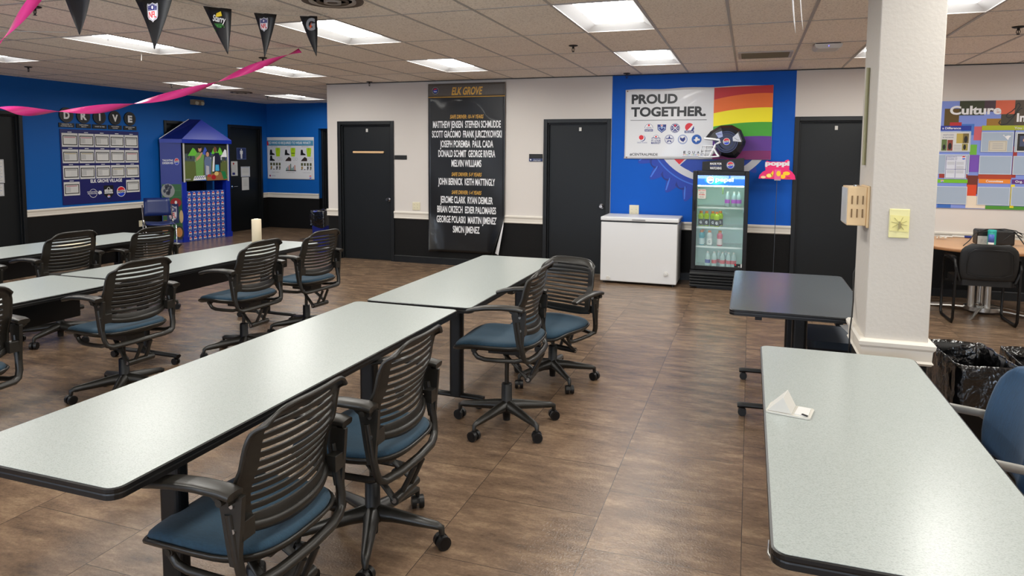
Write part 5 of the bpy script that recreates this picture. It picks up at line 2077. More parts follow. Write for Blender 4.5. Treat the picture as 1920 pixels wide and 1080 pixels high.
# three people from the print
s.poly([(0.26, 1.20), (0.42, 1.20), (0.43, 1.45), (0.45, 1.62), (0.39, 1.66), (0.30, 1.66), (0.24, 1.60), (0.25, 1.44)], ink(110, 156, 84), 6)
s.circle(0.355, 1.73, 0.038, skin, 7, ry=0.055)
s.circle(0.35, 1.765, 0.040, I_blk, 8, ry=0.028)
s.poly([(0.27, 1.50), (0.36, 1.56), (0.42, 1.66), (0.39, 1.67), (0.33, 1.60), (0.27, 1.56)], skin, 8)
s.poly([(0.46, 1.22), (0.60, 1.22), (0.62, 1.52), (0.58, 1.58), (0.48, 1.58), (0.45, 1.50)], ink(100, 116, 150), 6)
s.poly([(0.48, 1.24), (0.56, 1.24), (0.56, 1.40), (0.49, 1.42)], ink(180, 180, 190), 7)
s.circle(0.53, 1.63, 0.034, skin, 7, ry=0.045)
s.circle(0.525, 1.655, 0.040, I_blk, 6, ry=0.040)
s.poly([(0.66, 1.26), (0.82, 1.24), (0.84, 1.52), (0.80, 1.66), (0.70, 1.66), (0.65, 1.58)], ink(24, 26, 52), 6)
s.poly([(0.63, 1.30), (0.68, 1.30), (0.70, 1.60), (0.66, 1.58)], I_white, 7)
s.circle(0.71, 1.72, 0.040, skin2, 7, ry=0.055)
s.circle(0.715, 1.755, 0.042, I_blk, 6, ry=0.034)
s.poly([(0.50, ZM+0.03), (PW, ZM+0.03), (PW, 1.22), (0.78, 1.30), (0.50, 1.22)], ink(150, 104, 66), 8)
s.poly([(0.84, 1.30), (0.94, 1.30), (PW, 1.16), (0.90, 1.14)], ink(30, 120, 70), 9)
s.poly([(0.17, ZM+0.04), (0.49, ZM+0.03), (0.48, 1.15), (0.18, 1.14)], ink(40, 90, 180), 9)
s.poly([(0.18, 1.14), (0.48, 1.15), (0.46, 1.23), (0.22, 1.22)], I_white, 9)
for q in range(10):
    s.circle(0.23+0.024*q, 1.185+0.02*(q % 2), 0.012, ink(60, 70, 140), 10, n=8)
s.circle(0.66, 1.19, 0.055, ink(170, 30, 40), 9, ry=0.045)
s.circle(0.56, 1.22, 0.045, ink(180, 60, 50), 9, ry=0.03)
s.circle(0.73, 1.26, 0.05, ink(220, 190, 120), 9, ry=0.04)
s.poly([(0.70, 1.31), (0.80, 1.31), (0.79, 1.43), (0.71, 1.43)], ink(70, 170, 220), 9)
s.rect(0.02, ZM+0.05, 0.13, ZM+0.075, I_grey, 9)
s.done('party_picture', bt)
# side print
wU = (BF-BB).normalized()
WL = (BF-BB).length
wN = Vector((wU.y, -wU.x, 0))
wK = WL/0.53
WL = 0.53
s = Sheet(BB+wN*0.001, wU*wK, UZ, wN)
s.text('TAILGATING', WL*0.36, 1.50, 0.034, I_white, 1, width=0.27, bold=0.03)
s.text('DESERVES', WL*0.36, 1.45, 0.034, I_white, 1, width=0.27, bold=0.03)
globe(s, WL*0.78, 1.495, 0.062, 1)
s.rect(0.02, 0.06, WL-0.02, 1.08, ink(36, 92, 44), 1)
for q in range(8):
    s.rect(WL*0.4, 0.12+0.12*q, WL-0.04, 0.13+0.12*q, ink(60, 120, 66), 2)
s.circle(WL*0.32, 0.96, 0.17, ink(140, 142, 140), 3, ry=0.13)
for q in range(9):
    s.circle(WL*0.32+0.09*math.cos(q*0.7)*(0.4+0.6*(q % 2)), 0.98+0.07*math.sin(q*0.7), 0.035, ink(40, 44, 60), 4, n=12)
s.circle(WL*0.68, 0.74, 0.14, ink(150, 28, 34), 4, ry=0.085)
s.circle(WL*0.68, 0.745, 0.032, I_white, 5, n=14)
s.circle(WL*0.16, 0.60, 0.11, ink(176, 84, 50), 3, ry=0.10)
s.circle(WL*0.16, 0.30, 0.11, ink(170, 110, 70), 3, ry=0.12)
s.circle(WL*0.92, 0.48, 0.05, ink(210, 180, 130), 3, ry=0.12)
s.circle(WL*0.80, 0.18, 0.12, ink(30, 28, 26), 3, ry=0.13)
s.circle(WL*0.80, 0.19, 0.08, ink(196, 130, 60), 4, ry=0.09)
s.rect(WL*0.24, 0.36, WL*0.80, 0.72, ink(22, 36, 90), 5)
shield(s, WL*0.52, 0.54, 0.29, 6)
s.done('side_print', bt)
# roof
mb = MB()
ap1 = (BF+BR_)*0.5+Vector((-0.12, 0.02, 2.285))
ap2 = ap1+Vector((-0.14, -0.16, 0))
e = [BF+fN*0.04-fU*0.01, BR_+fN*0.04+fU*0.02, BRB+fU*0.02, BB+wN*0.01]
lo = [p+Vector((0, 0, 1.835)) for p in e]
hi = [p+Vector((0, 0, 1.905)) for p in e]
mb.add(hi[:2]+[ap1], [(0, 1, 2)], M_bc2)
mb.add([hi[1], hi[2], ap2, ap1], [(0, 1, 2, 3)], M_bc2)
mb.add([hi[2], hi[3], ap2], [(0, 1, 2)], M_bc2)
mb.add([hi[3], hi[0], ap1, ap2], [(0, 1, 2, 3)], mat('display_dark_blue', (6, 24, 100), 0.4))
for k in range(4):
    j = (k+1) % 4
    mb.add([lo[k], lo[j], hi[j], hi[k]], [(0, 1, 2, 3)], M_bc2)
mb.build('roof', bt, solid=0.006)
mb = MB()
mb.tube([hi[3]+Vector((0, 0, 0.003)), (hi[3]+ap2)/2+Vector((0, 0, 0.003)), ap2+Vector((0, 0, 0.003))], 0.006, I_white, n=6)
mb.build('roof_edge', bt)
# wall of printed cartons between the posts: 9 rows of 8
M_ct = mat('carton_blue', (24, 70, 168), 0.4)
cw = (FL-0.24)/8
chh = 0.937/9
for r_i in range(9):
    for c_i in range(8):
        root = thing('drink_carton', 'small blue printed drink carton in the %s row of the tent display stack' % ('bottom', 'second', 'third', 'fourth', 'fifth', 'sixth', 'seventh', 'eighth', 'top')[r_i],
                     'carton', tuple(BF+fU*(0.12+cw*c_i)-fN*0.03+Vector((0, 0, chh*r_i))), 0, 'drink cartons in the %s row of the display' % ('bottom', 'second', 'third', 'fourth', 'fifth', 'sixth', 'seventh', 'eighth', 'top')[r_i]) if (r_i == 0 and c_i == 0) else None
        if root:
            s = Sheet((0, 0, 0), fU, UZ, fN)
            s.slab(0.001, 0.001, cw-0.001, chh-0.001, 0.2, M_ct)
            s.circle(cw/2, chh*0.42, chh*0.33, I_white, 1, n=20)
            s.circle(cw/2, chh*0.42, chh*0.30, I_red, 2, n=14, a0=0.25, a1=PI-0.25)
            s.circle(cw/2, chh*0.42, chh*0.30, I_navy, 2, n=14, a0=PI+0.45, a1=2*PI-0.45)
            s.rect(cw/2-chh*0.16, chh*0.70, cw/2+chh*0.16, chh*0.90, ink(180, 190, 220), 1)
            s.rect(0.006, chh*0.92, cw*0.3, chh*0.955, I_white, 1)
            s.rect(cw*0.6, chh*0.06, cw*0.8, chh*0.10, I_white, 1)
            s.rect(cw*0.06, chh*0.1, cw*0.13, chh*0.16, I_white, 1)
            s.done('printed_box', root)
            CT0 = root
        else:
            root = copy_tree(CT0)
            root.location = BF+fU*(0.12+cw*c_i)-fN*0.03+Vector((0, 0, chh*r_i))
            row = ('bottom', 'second', 'third', 'fourth', 'fifth', 'sixth', 'seventh', 'eighth', 'top')[r_i]
            colw = ('leftmost', 'second', 'third', 'fourth', 'fifth', 'sixth', 'seventh', 'rightmost')[c_i]
        row = ('bottom', 'second lowest', 'third lowest', 'fourth lowest', 'middle', 'fourth highest', 'third highest', 'second highest', 'top')[r_i]
        colw = ('leftmost', 'second from left', 'third from left', 'fourth from left', 'fourth from right', 'third from right', 'second from right', 'rightmost')[c_i]
        root['label'] = 'blue drink carton, %s in the %s row of the tent display' % (colw, row)
        root['group'] = 'blue drink cartons stacked in the tent display'
bt2 = None

# chrome framed chair with blue seat shell in front of the display
cc = thing('stacking_chair', 'blue shell chair with a thin chrome frame left of the tent display', 'chair', (-9.37, 9.0, 0), math.radians(-38))
M_sh2 = mat('blue_shell', (10, 34, 92), 0.4)
mb = MB()
mb.grid([[(-0.20, -0.20+0.4*j/6, 0.47+0.005*abs(j-3)) for j in range(7)], [(0.0, -0.20+0.4*j/6, 0.445+0.006*abs(j-3)) for j in range(7)], [(0.20, -0.20+0.4*j/6, 0.452+0.006*abs(j-3)) for j in range(7)]], M_sh2)
mb.build('seat', cc, solid=0.02)
mb = MB()
mb.grid([[(-0.235-0.10*t-0.02*(1-((j-3)/3)**2), (-0.21+0.42*j/6)*(1-0.05*t), 0.58+0.30*t) for j in range(7)] for t in (0, 0.25, 0.5, 0.75, 1)], M_sh2)
mb.build('backrest', cc, solid=0.014)
for s_ in (-1, 1):
    mb = MB()
    y = 0.225*s_
    mb.tube([(-0.33, y, 0.76), (-0.27, y, 0.62), (-0.235, y, 0.52), (-0.20, y, 0.462), (0.0, y, 0.446), (0.19, y, 0.452), (0.215, y, 0.42), (0.235, y, 0.2), (0.25, y, 0.0)], 0.011, M_chrome, n=10)
    mb.build('front_leg', cc)
    mb = MB()
    mb.tube([(-0.29, y, 0.66), (-0.275, y, 0.5), (-0.28, y, 0.2), (-0.30, y, 0.0)], 0.010, M_chrome, n=10)
    mb.build('rear_leg', cc)

# ------------------------------------------------------------------ alcove poster, blue bin, mat
s = Sheet((0, YA-0.008, 0), UX, UZ, NY, lambda u, v: (u, v, 0.003+0.003*math.sin(u*9)*math.sin(v*5)))
s.base(-10.25+0.03, 1.09, -8.99, 2.015, M_bw, 60, 40)
s.base(-10.21, 1.83, -9.0, 1.945, ink(70, 140, 176), 60, 6, 3)
s.poly([(-10.215, 1.83), (-10.17, 1.84), (-10.185, 1.92), (-10.215, 1.93)], I_red, 5)
s.text('SO WHO IS REQUIRED TO WEAR WHAT?', -9.62, 1.865, 0.055, I_white, 6, width=1.10, bold=0.02)
lime = ink(170, 206, 30)
for k, (t, x0) in enumerate((('SALES SUPPORT', -10.17), ('DRIVERS', -9.77), ('MERCHANDISING', -9.36))):
    s.text(t, x0+0.14, 1.80, 0.014, nv, 2, width=0.18 if k != 1 else 0.11)
    # vest
    s.poly([(x0+0.18, 1.78), (x0+0.30, 1.78), (x0+0.30, 1.71), (x0+0.285, 1.59), (x0+0.195, 1.59), (x0+0.18, 1.70)], lime, 2)
    s.poly([(x0+0.225, 1.78), (x0+0.255, 1.78), (x0+0.24, 1.70)], ink(130, 160, 30), 3)
    s.rect(x0+0.195, 1.655, x0+0.285, 1.668, I_blk, 3)
    # boots
    for zz in ((1.62,) if k else (1.62, 1.49)):
        s.poly([(x0+0.02, zz), (x0+0.15, zz), (x0+0.15, zz+0.025), (x0+0.09, zz+0.05), (x0+0.08, zz+0.12), (x0+0.035, zz+0.12)], I_blk, 2)
    if k:
        s.poly([(x0+0.03, 1.49), (x0+0.19, 1.49), (x0+0.19, 1.55), (x0+0.13, 1.585), (x0+0.06, 1.53)], ink(50, 36, 34), 2)
    s.ring(x0+0.26, 1.535, 0.03, 0.034, I_grey, 2)
    s.ring(x0+0.32, 1.535, 0.026, 0.030, I_grey, 2)
    if k == 1:
        s.rect(x0+0.04, 1.27, x0+0.31, 1.29, I_blk, 2)
        for q in range(7):
            s.rect(x0+0.05+0.036*q, 1.29, x0+0.078+0.036*q, 1.34+0.03*((q*5) % 4), ink(*((90, 150, 130), (120, 140, 160), (190, 130, 110), (100, 120, 110))[q % 4]), 2)
    else:
        for q in range(4):
            u = x0+0.03+0.075*q
            s.rect(u, 1.39, u+0.05, 1.45, ink(80, 84, 50), 2)
            s.rect(u+0.01, 1.32, u+0.045, 1.375, (ink(150, 116, 20), I_white, I_blk, ink(90, 90, 60))[q], 3)
            s.rect(u, 1.30, u+0.04, 1.315, I_blk, 2)
    s.text('workplace conditions', x0+0.17, 1.235, 0.011, I_blk, 2, width=0.2)
globe(s, -9.09, 1.145, 0.035, 2, False)
s.circle(-10.15, 1.16, 0.022, I_navy, 2, n=16)
s.circle(-10.145, 1.165, 0.014, I_red, 3, n=16)
s.text('CENTRAL', -10.06, 1.152, 0.018, nv, 2, width=0.11)
o = s.done('safety_poster')
md = o.modifiers.new('solid', 'SOLIDIFY')
md.thickness = 0.0006
md.offset = -1
tag(o, 'white safety poster asking who must wear what, in the blue alcove', 'poster')


def slim_bin(name, label, cx_, cy_, w_, l_, h_, body, bag, rz=0, drape=0.2, group=None, seed=1):
    r = thing(name, label, 'trash bin', (cx_, cy_, 0), rz, group)
    mb = MB()
    P = []
    for k, z in ((0.82, 0.004), (0.84, 0.01), (1.0, h_-0.03), (1.03, h_-0.03), (1.03, h_), (0.98, h_), (0.96, h_-0.04), (0.80, 0.03)):
        P.append([(x*k, y*k, z) for x, y in rounded_rect(-w_/2, w_/2, -l_/2, l_/2, 0.03, 3)])
    mb.grid(P, body, closev=True)
    mb.add(P[0], [tuple(range(len(P[0])))], body)
    mb.add(P[-1], [tuple(range(len(P[-1])))], body)
    mb.build('bin_body', r)
    rr = random.Random(seed)
    base = rounded_rect(-w_/2, w_/2, -l_/2, l_/2, 0.04, 6)
    dense = []
    for i in range(len(base)):
        a, b = base[i], base[(i+1) % len(base)]
        q = max(1, int(math.dist(a, b)/0.022))
        dense += [(a[0]+(b[0]-a[0])*t/q, a[1]+(b[1]-a[1])*t/q) for t in range(q)]
    n = len(dense)
    f1 = [rr.uniform(-1, 1) for _ in range(n)]
    f1 = [(f1[i]*0.45+f1[i-1]*0.35+f1[(i+1) % n]*0.35) for i in range(n)]
    P = []
    prof = [(1.07, h_-drape, 0.013), (1.085, h_-drape*0.66, 0.012), (1.08, h_-drape*0.33, 0.010), (1.06, h_-0.02, 0.006), (1.045, h_+0.010, 0.007), (1.01, h_+0.014, 0.007), (0.95, h_-0.02, 0.010), (0.90, h_-0.12, 0.016), (0.84, h_-0.25, 0.02), (0.6, h_-0.33, 0.02), (0.2, h_-0.34, 0.012)]
    for q, (k, z, am) in enumerate(prof):
        row = []
        for i, (x, y) in enumerate(dense):
            L_ = math.hypot(x, y)
            w2 = f1[i]*am+rr.uniform(-1, 1)*am*0.35
            row.append((x*k+x/L_*w2, y*k+y/L_*w2, z+w2*0.9+(0.02*math.sin(i*0.37+seed) if q == 0 else 0)))
        P.append(row)
    mb = MB()
    mb.grid(P, bag, closev=True)
    mb.build('bin_liner', r, subsurf=1)
    return r


M_bag = bpy.data.materials.new('black_bag_film')
M_bag.use_nodes = True
nt = M_bag.node_tree
b_ = nt.nodes['Principled BSDF']
b_.inputs['Base Color'].default_value = (0.002, 0.002, 0.0025, 1)
b_.inputs['Roughness'].default_value = 0.17
b_.inputs['Specular IOR Level'].default_value = 0.8
tc_ = nt.nodes.new('ShaderNodeTexCoord')
n_ = nt.nodes.new('ShaderNodeTexNoise')
n_.inputs['Scale'].default_value = 11
n_.inputs['Detail'].default_value = 3
n_.inputs['Distortion'].default_value = 0.35
bp_ = nt.nodes.new('ShaderNodeBump')
bp_.inputs['Strength'].default_value = 0.75
bp_.inputs['Distance'].default_value = 0.03
nt.links.new(tc_.outputs['Object'], n_.inputs['Vector'])
nt.links.new(n_.outputs['Fac'], bp_.inputs['Height'])
nt.links.new(bp_.outputs['Normal'], b_.inputs['Normal'])
slim_bin('trash_bin', 'slim black bin with a shiny black liner beside the white pillar', 1.13, 4.14, 0.27, 0.50, 0.63, M_blk, M_bag, 0.06, 0.22, 'black lined bins beside the pillar', 3)
slim_bin('trash_bin', 'second black lined bin, right of the one by the pillar, cut by the photo edge', 1.455, 4.12, 0.27, 0.50, 0.63, M_blk, M_bag, -0.04, 0.2, 'black lined bins beside the pillar', 8)
slim_bin('recycling_bin', 'bright blue slim bin with a black liner at the corner of the white wall', -6.80, 10.0, 0.28, 0.42, 0.70, mat('bin_blue', (16, 44, 160), 0.4), M_bag, 0.0, 0.26, None, 5)
dm = MB()
dm.prism(rounded_rect(-8.2, -7.0, 11.2, 12.2, 0.03), 0.0, 0.008, mat('dark_mat', (44, 38, 36), 0.9), 'z')
tag(dm.build('door_mat'), 'dark door mat on the floor of the blue alcove by the blue bin', 'mat')

# ------------------------------------------------------------------ things on tables
pr_ = thing('paper_roll', 'cream paper roll standing upright on the second row table', 'paper roll', (-4.60, 5.60, 0.741))
M_cream = mat('cream_paper', (222, 206, 178), 0.7)
mb = MB()
mb.lathe([(0.016, 0), (0.046, 0), (0.046, 0.262), (0.044, 0.266), (0.018, 0.266)], (0, 0, 0), M_cream)
mb.build('paper', pr_)
mb = MB()
mb.lathe([(0.018, 0.0), (0.021, 0.0), (0.021, 0.272), (0.016, 0.272), (0.016, 0.0)], (0, 0, 0), M_wht)
mb.build('core_tube', pr_)
sp = MB()
sp.box((-6.25, 4.98, 0.744), (0.22, 0.30, 0.004), M_cream, rz=0.2)
tag(sp.build('paper_sheet'), 'small stack of cream paper lying on the back row table', 'paper')
# paper tent / flip holder
pt_ = thing('paper_tent', 'white plastic flip holder with its lid propped up on the right foreground table', 'card holder', (0.167, 2.625, 0.741), math.radians(-12))
M_cl = mat('clear_grey_plastic', (204, 202, 194), 0.2)
mb = MB()
mb.prism(rounded_rect(-0.075, 0.075, -0.055, 0.055, 0.01, 3), 0, 0.006, M_cl, 'z')
mb.build('base_tray', pt_, bevel=0.001)
mb = MB()
A_, B_, C_, D_ = (-0.070, -0.048, 0.007), (-0.070, 0.052, 0.007), (-0.018, 0.052, 0.062), (-0.018, -0.048, 0.062)
E_, F_ = (0.012, -0.048, 0.007), (0.012, 0.052, 0.007)
mb.add([A_, B_, C_, D_, E_, F_], [(0, 1, 2, 3), (3, 2, 5, 4), (0, 3, 4), (1, 5, 2)], M_wht)
mb.build('raised_lid', pt_, bevel=0.001)
mb = MB()
mb.prism([(0.02, -0.04), (0.066, -0.044), (0.064, 0.044), (0.022, 0.042)], 0.0062, 0.009, I_paper, 'z')
mb.build('card', pt_)
mb = MB()
mb.box((0.055, -0.042, 0.011), (0.022, 0.007, 0.003), I_blk, rz=-0.5)
mb.build('latch', pt_)
# table lock lever under the near corner of the right table
lv = MB()
lv.tube([(0.11, 1.70, 0.70), (0.085, 1.70, 0.690), (0.075, 1.735, 0.688), (0.078, 1.79, 0.69), (0.11, 1.80, 0.695)], 0.004, M_steel, n=8)
lvo = lv.build('release_lever')
tag(lvo, 'thin steel wire lever under the near left corner of the right table', 'lever')

# ------------------------------------------------------------------ pillar fittings
hb = thing('beige_control_box', 'beige metal box with six louvre slots on the left face of the pillar', 'control box', (CX0, 3.84, 1.42))
M_bei = mat('beige_metal', (214, 184, 140), 0.4)
M_beig = mat('grey_beige_metal', (176, 172, 166), 0.35)
mb = MB()
mb.bb(-0.098, -0.012, -0.105, 0.10, -0.095, 0.095, M_bei)
mb.bb(-0.012, 0, -0.115, 0.11, -0.105, 0.10, M_bei)
mb.build('housing', hb, bevel=0.004)
mb = MB()
mb.bb(-0.102, -0.097, -0.10, 0.095, -0.088, 0.088, M_beig)
mb.build('front_panel', hb, bevel=0.001)
for i in range(3):
    for j in (0, 1):
        mb = MB()
        x = -0.078+0.024*i
        z = -0.055+0.065*j
        mb.prism([(x-0.003, z), (x+0.003, z), (x+0.003, z+0.042), (x-0.003, z+0.042)], -0.109, -0.104, mat('slot_shadow', (120, 92, 58), 0.6), 'y')
        mb.build('louvre', hb, bevel=0.0015)
mb = MB()
mb.cyl((-0.05, 0.0, 0.095), (-0.05, 0.0, 0.101), 0.012, M_steel)
mb.build('lock', hb)
st = MB()
st.tube([(CX0-0.008, 3.92, 1.62), (CX0-0.008, 3.925, 2.11)], 0.012, mat('olive_trim', (150, 146, 110), 0.4), n=8, r2=0.008)
tag(st.build('cable_cover', bevel=0.002), 'narrow olive vertical strip high on the left face of the pillar', 'cable cover')
sw = thing('switch_plate', 'pale yellow taped switch plate on the front of the pillar', 'switch plate', ((0.635+0.72)/2, CY0, 1.348))
mb = MB()
mb.box((0, -0.004, 0), (0.086, 0.008, 0.138), mat('yellowed_plastic', (220, 214, 158), 0.35))
mb.build('cover_plate', sw, bevel=0.003)
mb = MB()
mb.prism([(-0.040, -0.035), (0.040, -0.04), (0.042, 0.035), (-0.038, 0.040)], -0.010, -0.0085, mat('yellow_tape', (226, 218, 150), 0.15, coat=0.6), 'y')
mb.build('tape', sw)
mb = MB()
mb.prism([(-0.006, -0.02), (0, -0.026), (0.006, -0.018), (0.004, 0.006), (-0.002, 0.012)], -0.022, -0.010, mat('toggle_grey', (150, 140, 96), 0.3), 'y')
for a in (0.3, 1.0, 2.1, 2.8, 3.6, 4.4, 5.2, 6.0):
    mb.tube([(0.006*math.cos(a), -0.012, 0.006*math.sin(a)), (0.034*math.cos(a+0.15), -0.0112, 0.034*math.sin(a+0.1))], 0.0012, mat('crease', (176, 166, 104), 0.3), n=5)
mb.build('toggle', sw)
cb = MB()
cb.tube([(0.62, 4.112, 1.16), (0.575, 4.112, 1.10), (0.550, 4.10, 1.03), (0.549, 4.07, 0.96), (0.546, 4.03, 0.90), (0.530, 3.94, 0.83), (0.519, 3.90, 0.76), (0.520, 3.90, 0.66), (0.522, 3.90, 0.45), (0.53, 3.92, 0.05), (0.53, 4.0, 0.01)], 0.0038, M_rub, n=8)
tag(cb.build('power_cable'), 'thin black cable running down the left edge of the pillar', 'cable')
ps = MB()
ps.add([(0.522, 4.335, 0.690), (0.590, 4.335, 0.704), (0.575, 4.335, 0.640)], [(0, 1, 2)], I_paper)
tag(ps.build('paper_corner', solid=0.001, recalc=False), 'white paper corner poking out behind the pillar under the grey-looking table', 'paper')
# chair tucked under the grey-looking table
uc = thing('blue_stool_chair', 'dark blue padded chair seat under the far side of the grey-looking table', 'chair', (0.58, 5.12, 0))
mb = MB()
mb.prism(rounded_rect(-0.19, 0.13, -0.25, 0.25, 0.06), 0.405, 0.452, mat('navy_pad', (14, 32, 48), 0.45), 'z')
mb.build('seat', uc, bevel=0.014, seg=3)
mb = MB()
mb.bb(-0.18, 0.12, -0.24, 0.24, 0.385, 0.405, M_blk)
mb.build('seat_frame', uc)
for x, y in ((-0.06, -0.18), (0.09, -0.18), (-0.06, 0.18), (0.09, 0.18)):
    mb = MB()
    mb.tube([(x, y, 0.39), (x+0.02*(1 if x > 0 else -1), y, 0.2), (x+0.04*(1 if x > 0 else -1), y, 0.0)], 0.012, M_blk, n=8)
    mb.build('leg', uc)

# ------------------------------------------------------------------ blue upholstered chair at the right edge
bc = thing('task_chair', 'blue ribbed upholstered task chair with grey arms at the right photo edge', 'chair', (0.765, 2.79, 0), PI)
M_arm = mat('grey_arm_plastic', (150, 148, 142), 0.3)
mb = MB()
P = []
for i in range(11):
    t = i/10
    hw = 0.225*(1-0.30*max(0, (t-0.7)/0.3)**2.2-0.14*max(0, (0.3-t)/0.3)**2)
    P.append([(-0.12-0.08*t-0.04*(1-((j-5)/5)**2)+0.02*math.sin(PI*t), -hw+2*hw*j/10, 0.555+0.345*t) for j in range(11)])
mb.grid(P, M_seat2)
mb.build('backrest', bc, solid=0.06, bevel=0.02)
mb = MB()
mb.prism(rounded_rect(-0.16, 0.26, -0.24, 0.24, 0.09), 0.41, 0.475, M_seat2, 'z')
mb.build('seat', bc, bevel=0.025, seg=3)
mb = MB()
mb.prism(rounded_rect(-0.15, 0.25, -0.23, 0.23, 0.08), 0.385, 0.412, M_rub, 'z')
mb.tube([(-0.12, 0, 0.39), (-0.24, 0, 0.42), (-0.26, 0, 0.55), (-0.215, 0, 0.70)], 0.018, M_rub, n=8, r2=0.03)
mb.build('back_support', bc)
for s_ in (-1, 1):
    mb = MB()
    y = 0.268*s_
    mb.tube([(0.24, y-0.01*s_, 0.668), (0.14, y, 0.682), (0.0, y, 0.684), (-0.12, y, 0.672), (-0.165, y, 0.63), (-0.14, y, 0.50), (-0.02, y*0.9, 0.40)], 0.026, M_arm, n=12, r2=0.012, radii=[0.7, 0.95, 1, 1, 0.9, 0.9, 0.9])
    mb.build('arm_rest', bc)
mb = MB()
mb.cyl((0.03, 0, 0.08), (0.03, 0, 0.39), 0.025, M_rub)
for k in range(5):
    a = 2*PI*k/5+0.3
    mb.tube([(0.03, 0, 0.11), (0.03+0.18*math.cos(a), 0.18*math.sin(a), 0.10), (0.03+0.29*math.cos(a), 0.29*math.sin(a), 0.075)], 0.026, M_rub, n=8, radii=[1.1, 0.85, 0.6])
mb.build('star_base', bc)
for k in range(5):
    a = 2*PI*k/5+0.3
    mb = MB()
    c_ = Vector((0.03+0.295*math.cos(a), 0.295*math.sin(a), 0.028))
    d_ = Vector((-math.sin(a), math.cos(a), 0))
    mb.cyl(c_-d_*0.024, c_+d_*0.024, 0.028, M_rub)
    mb.cyl(c_, c_+Vector((0, 0, 0.05)), 0.01, M_rub)
    mb.build('caster', bc)

# ------------------------------------------------------------------ ceiling fittings
SPR = [(-1.706, 6.80, 'ceiling sprinkler in front of the middle door, left of the two square lights'), (-1.586, 9.25, 'small sprinkler at the top left corner of the blue mural'), (-5.50, 9.30, 'sprinkler at the wall above the left dark door'),
       (-8.875, 6.515, 'sprinkler at the left above the blue wall'), (-5.157, 3.858, 'ceiling sprinkler nearest the left end of the pink streamer, large at upper left'), (-8.766, 8.753, 'sprinkler just below the light crossed by the pink streamer'),
       (-5.329, 6.664, 'sprinkler between the two right black pennants'), (-8.786, 11.10, 'farthest sprinkler, over the blue alcove'), (2.07, 6.887, 'sprinkler at the right photo edge right of the pillar')]


def sprinkler():
    r = thing('ceiling_sprinkler', '', 'sprinkler')
    M_br = mat('dark_bronze', (42, 36, 32), 0.4, metal=0.5)
    mb = MB()
    mb.lathe([(0.0, 0), (0.045, -0.001), (0.047, -0.006), (0.030, -0.012), (0.0, -0.012)], (0, 0, 0), M_br, n=24)
    mb.build('escutcheon', r)
    mb = MB()
    mb.cyl((0, 0, -0.01), (0, 0, -0.032), 0.011, M_br, n=10)
    for q in (-1, 1):
        mb.tube([(0.011*q, 0, -0.030), (0.015*q, 0, -0.045), (0.003*q, 0, -0.064)], 0.003, M_br, n=6)
    mb.cyl((0, 0, -0.064), (0, 0, -0.067), 0.014, M_br, n=14)
    mb.cyl((0, 0, -0.03), (0, 0, -0.062), 0.003, M_br, n=6)
    mb.build('spray_head', r)
    return r


s0 = sprinkler()
for k, (x, y, lab) in enumerate(SPR):
    o = s0 if k == 0 else copy_tree(s0)
    o.location = (x, y, H)
    o['label'] = lab
    o['group'] = 'ceiling sprinklers'
# linear air vent and its tile
vt = thing('air_vent', 'rectangular slatted air vent in the ceiling in front of the blue mural', 'vent', (GX+4.5*GS, HY+1.55*HS, H))
mb = MB()
fw, fd = 0.27, 0.235
for x0, x1, y0, y1 in ((-fw, fw, -fd, -fd+0.03), (-fw, fw, fd-0.03, fd), (-fw, -fw+0.03, -fd+0.03, fd-0.03), (fw-0.03, fw, -fd+0.03, fd-0.03)):
    mb.bb(x0, x1, y0, y1, -0.012, -0.001, M_grid)
mb.build('vent_frame', vt)
mb = MB()
M_vs = mat('vent_olive', (120, 112, 94), 0.5)
for k in range(9):
    y = -fd+0.05+k*0.0455
    mb.prism([(y, -0.002), (y+0.004, -0.002), (y+0.022, -0.014), (y+0.018, -0.014)], -fw+0.03, fw-0.03, M_vs, 'x')
mb.build('slats', vt)
# round ceiling speaker/diffusers
for x, y, r0, lab in ((-8.72, 10.30, 0.19, 'round ceiling air diffuser near the blue wall, between the two far lights'), (-2.86, 4.34, 0.22, 'dark round ceiling air diffuser at the top edge of the photo')):
    rv = thing('round_diffuser', lab, 'vent', (x, y, H))
    mb = MB()
    M_rd = mat('diffuser_brown', (84, 72, 62), 0.5)
    for q in range(4):
        a = r0*(1-0.24*q)
        mb.lathe([(a, -0.002), (a*0.98, -0.014-0.004*q), (a*0.82, -0.006)], (0, 0, 0), M_rd if q % 2 == 0 else M_grid, n=32)
    mb.build('cones', rv)
    mb = MB()
    mb.cyl((0, 0, -0.003), (0, 0, -0.022), r0*0.16, M_rd)
    mb.build('centre_cap', rv)
# wifi unit
wu = thing('access_point', 'white slim wireless unit hanging from the ceiling left of the pillar', 'access point', (0.665, 7.42, H), 0.05)
mb = MB()
mb.prism([(-0.125, -0.012), (-0.115, -0.045), (-0.09, -0.056), (0.09, -0.056), (0.115, -0.045), (0.125, -0.012)], -0.12, 0.12, M_wht, 'y')
mb.build('housing', wu, bevel=0.008)
mb = MB()
mb.bb(-0.11, 0.11, -0.10, 0.10, -0.012, 0, M_blk)
mb.build('mount', wu)
mb = MB()
mb.cyl((0.0, -0.121, -0.034), (0.0, -0.123, -0.034), 0.004, mat('led_blue', (90, 90, 255), 0.4, emit=2), n=10)
mb.build('status_lamp', wu)

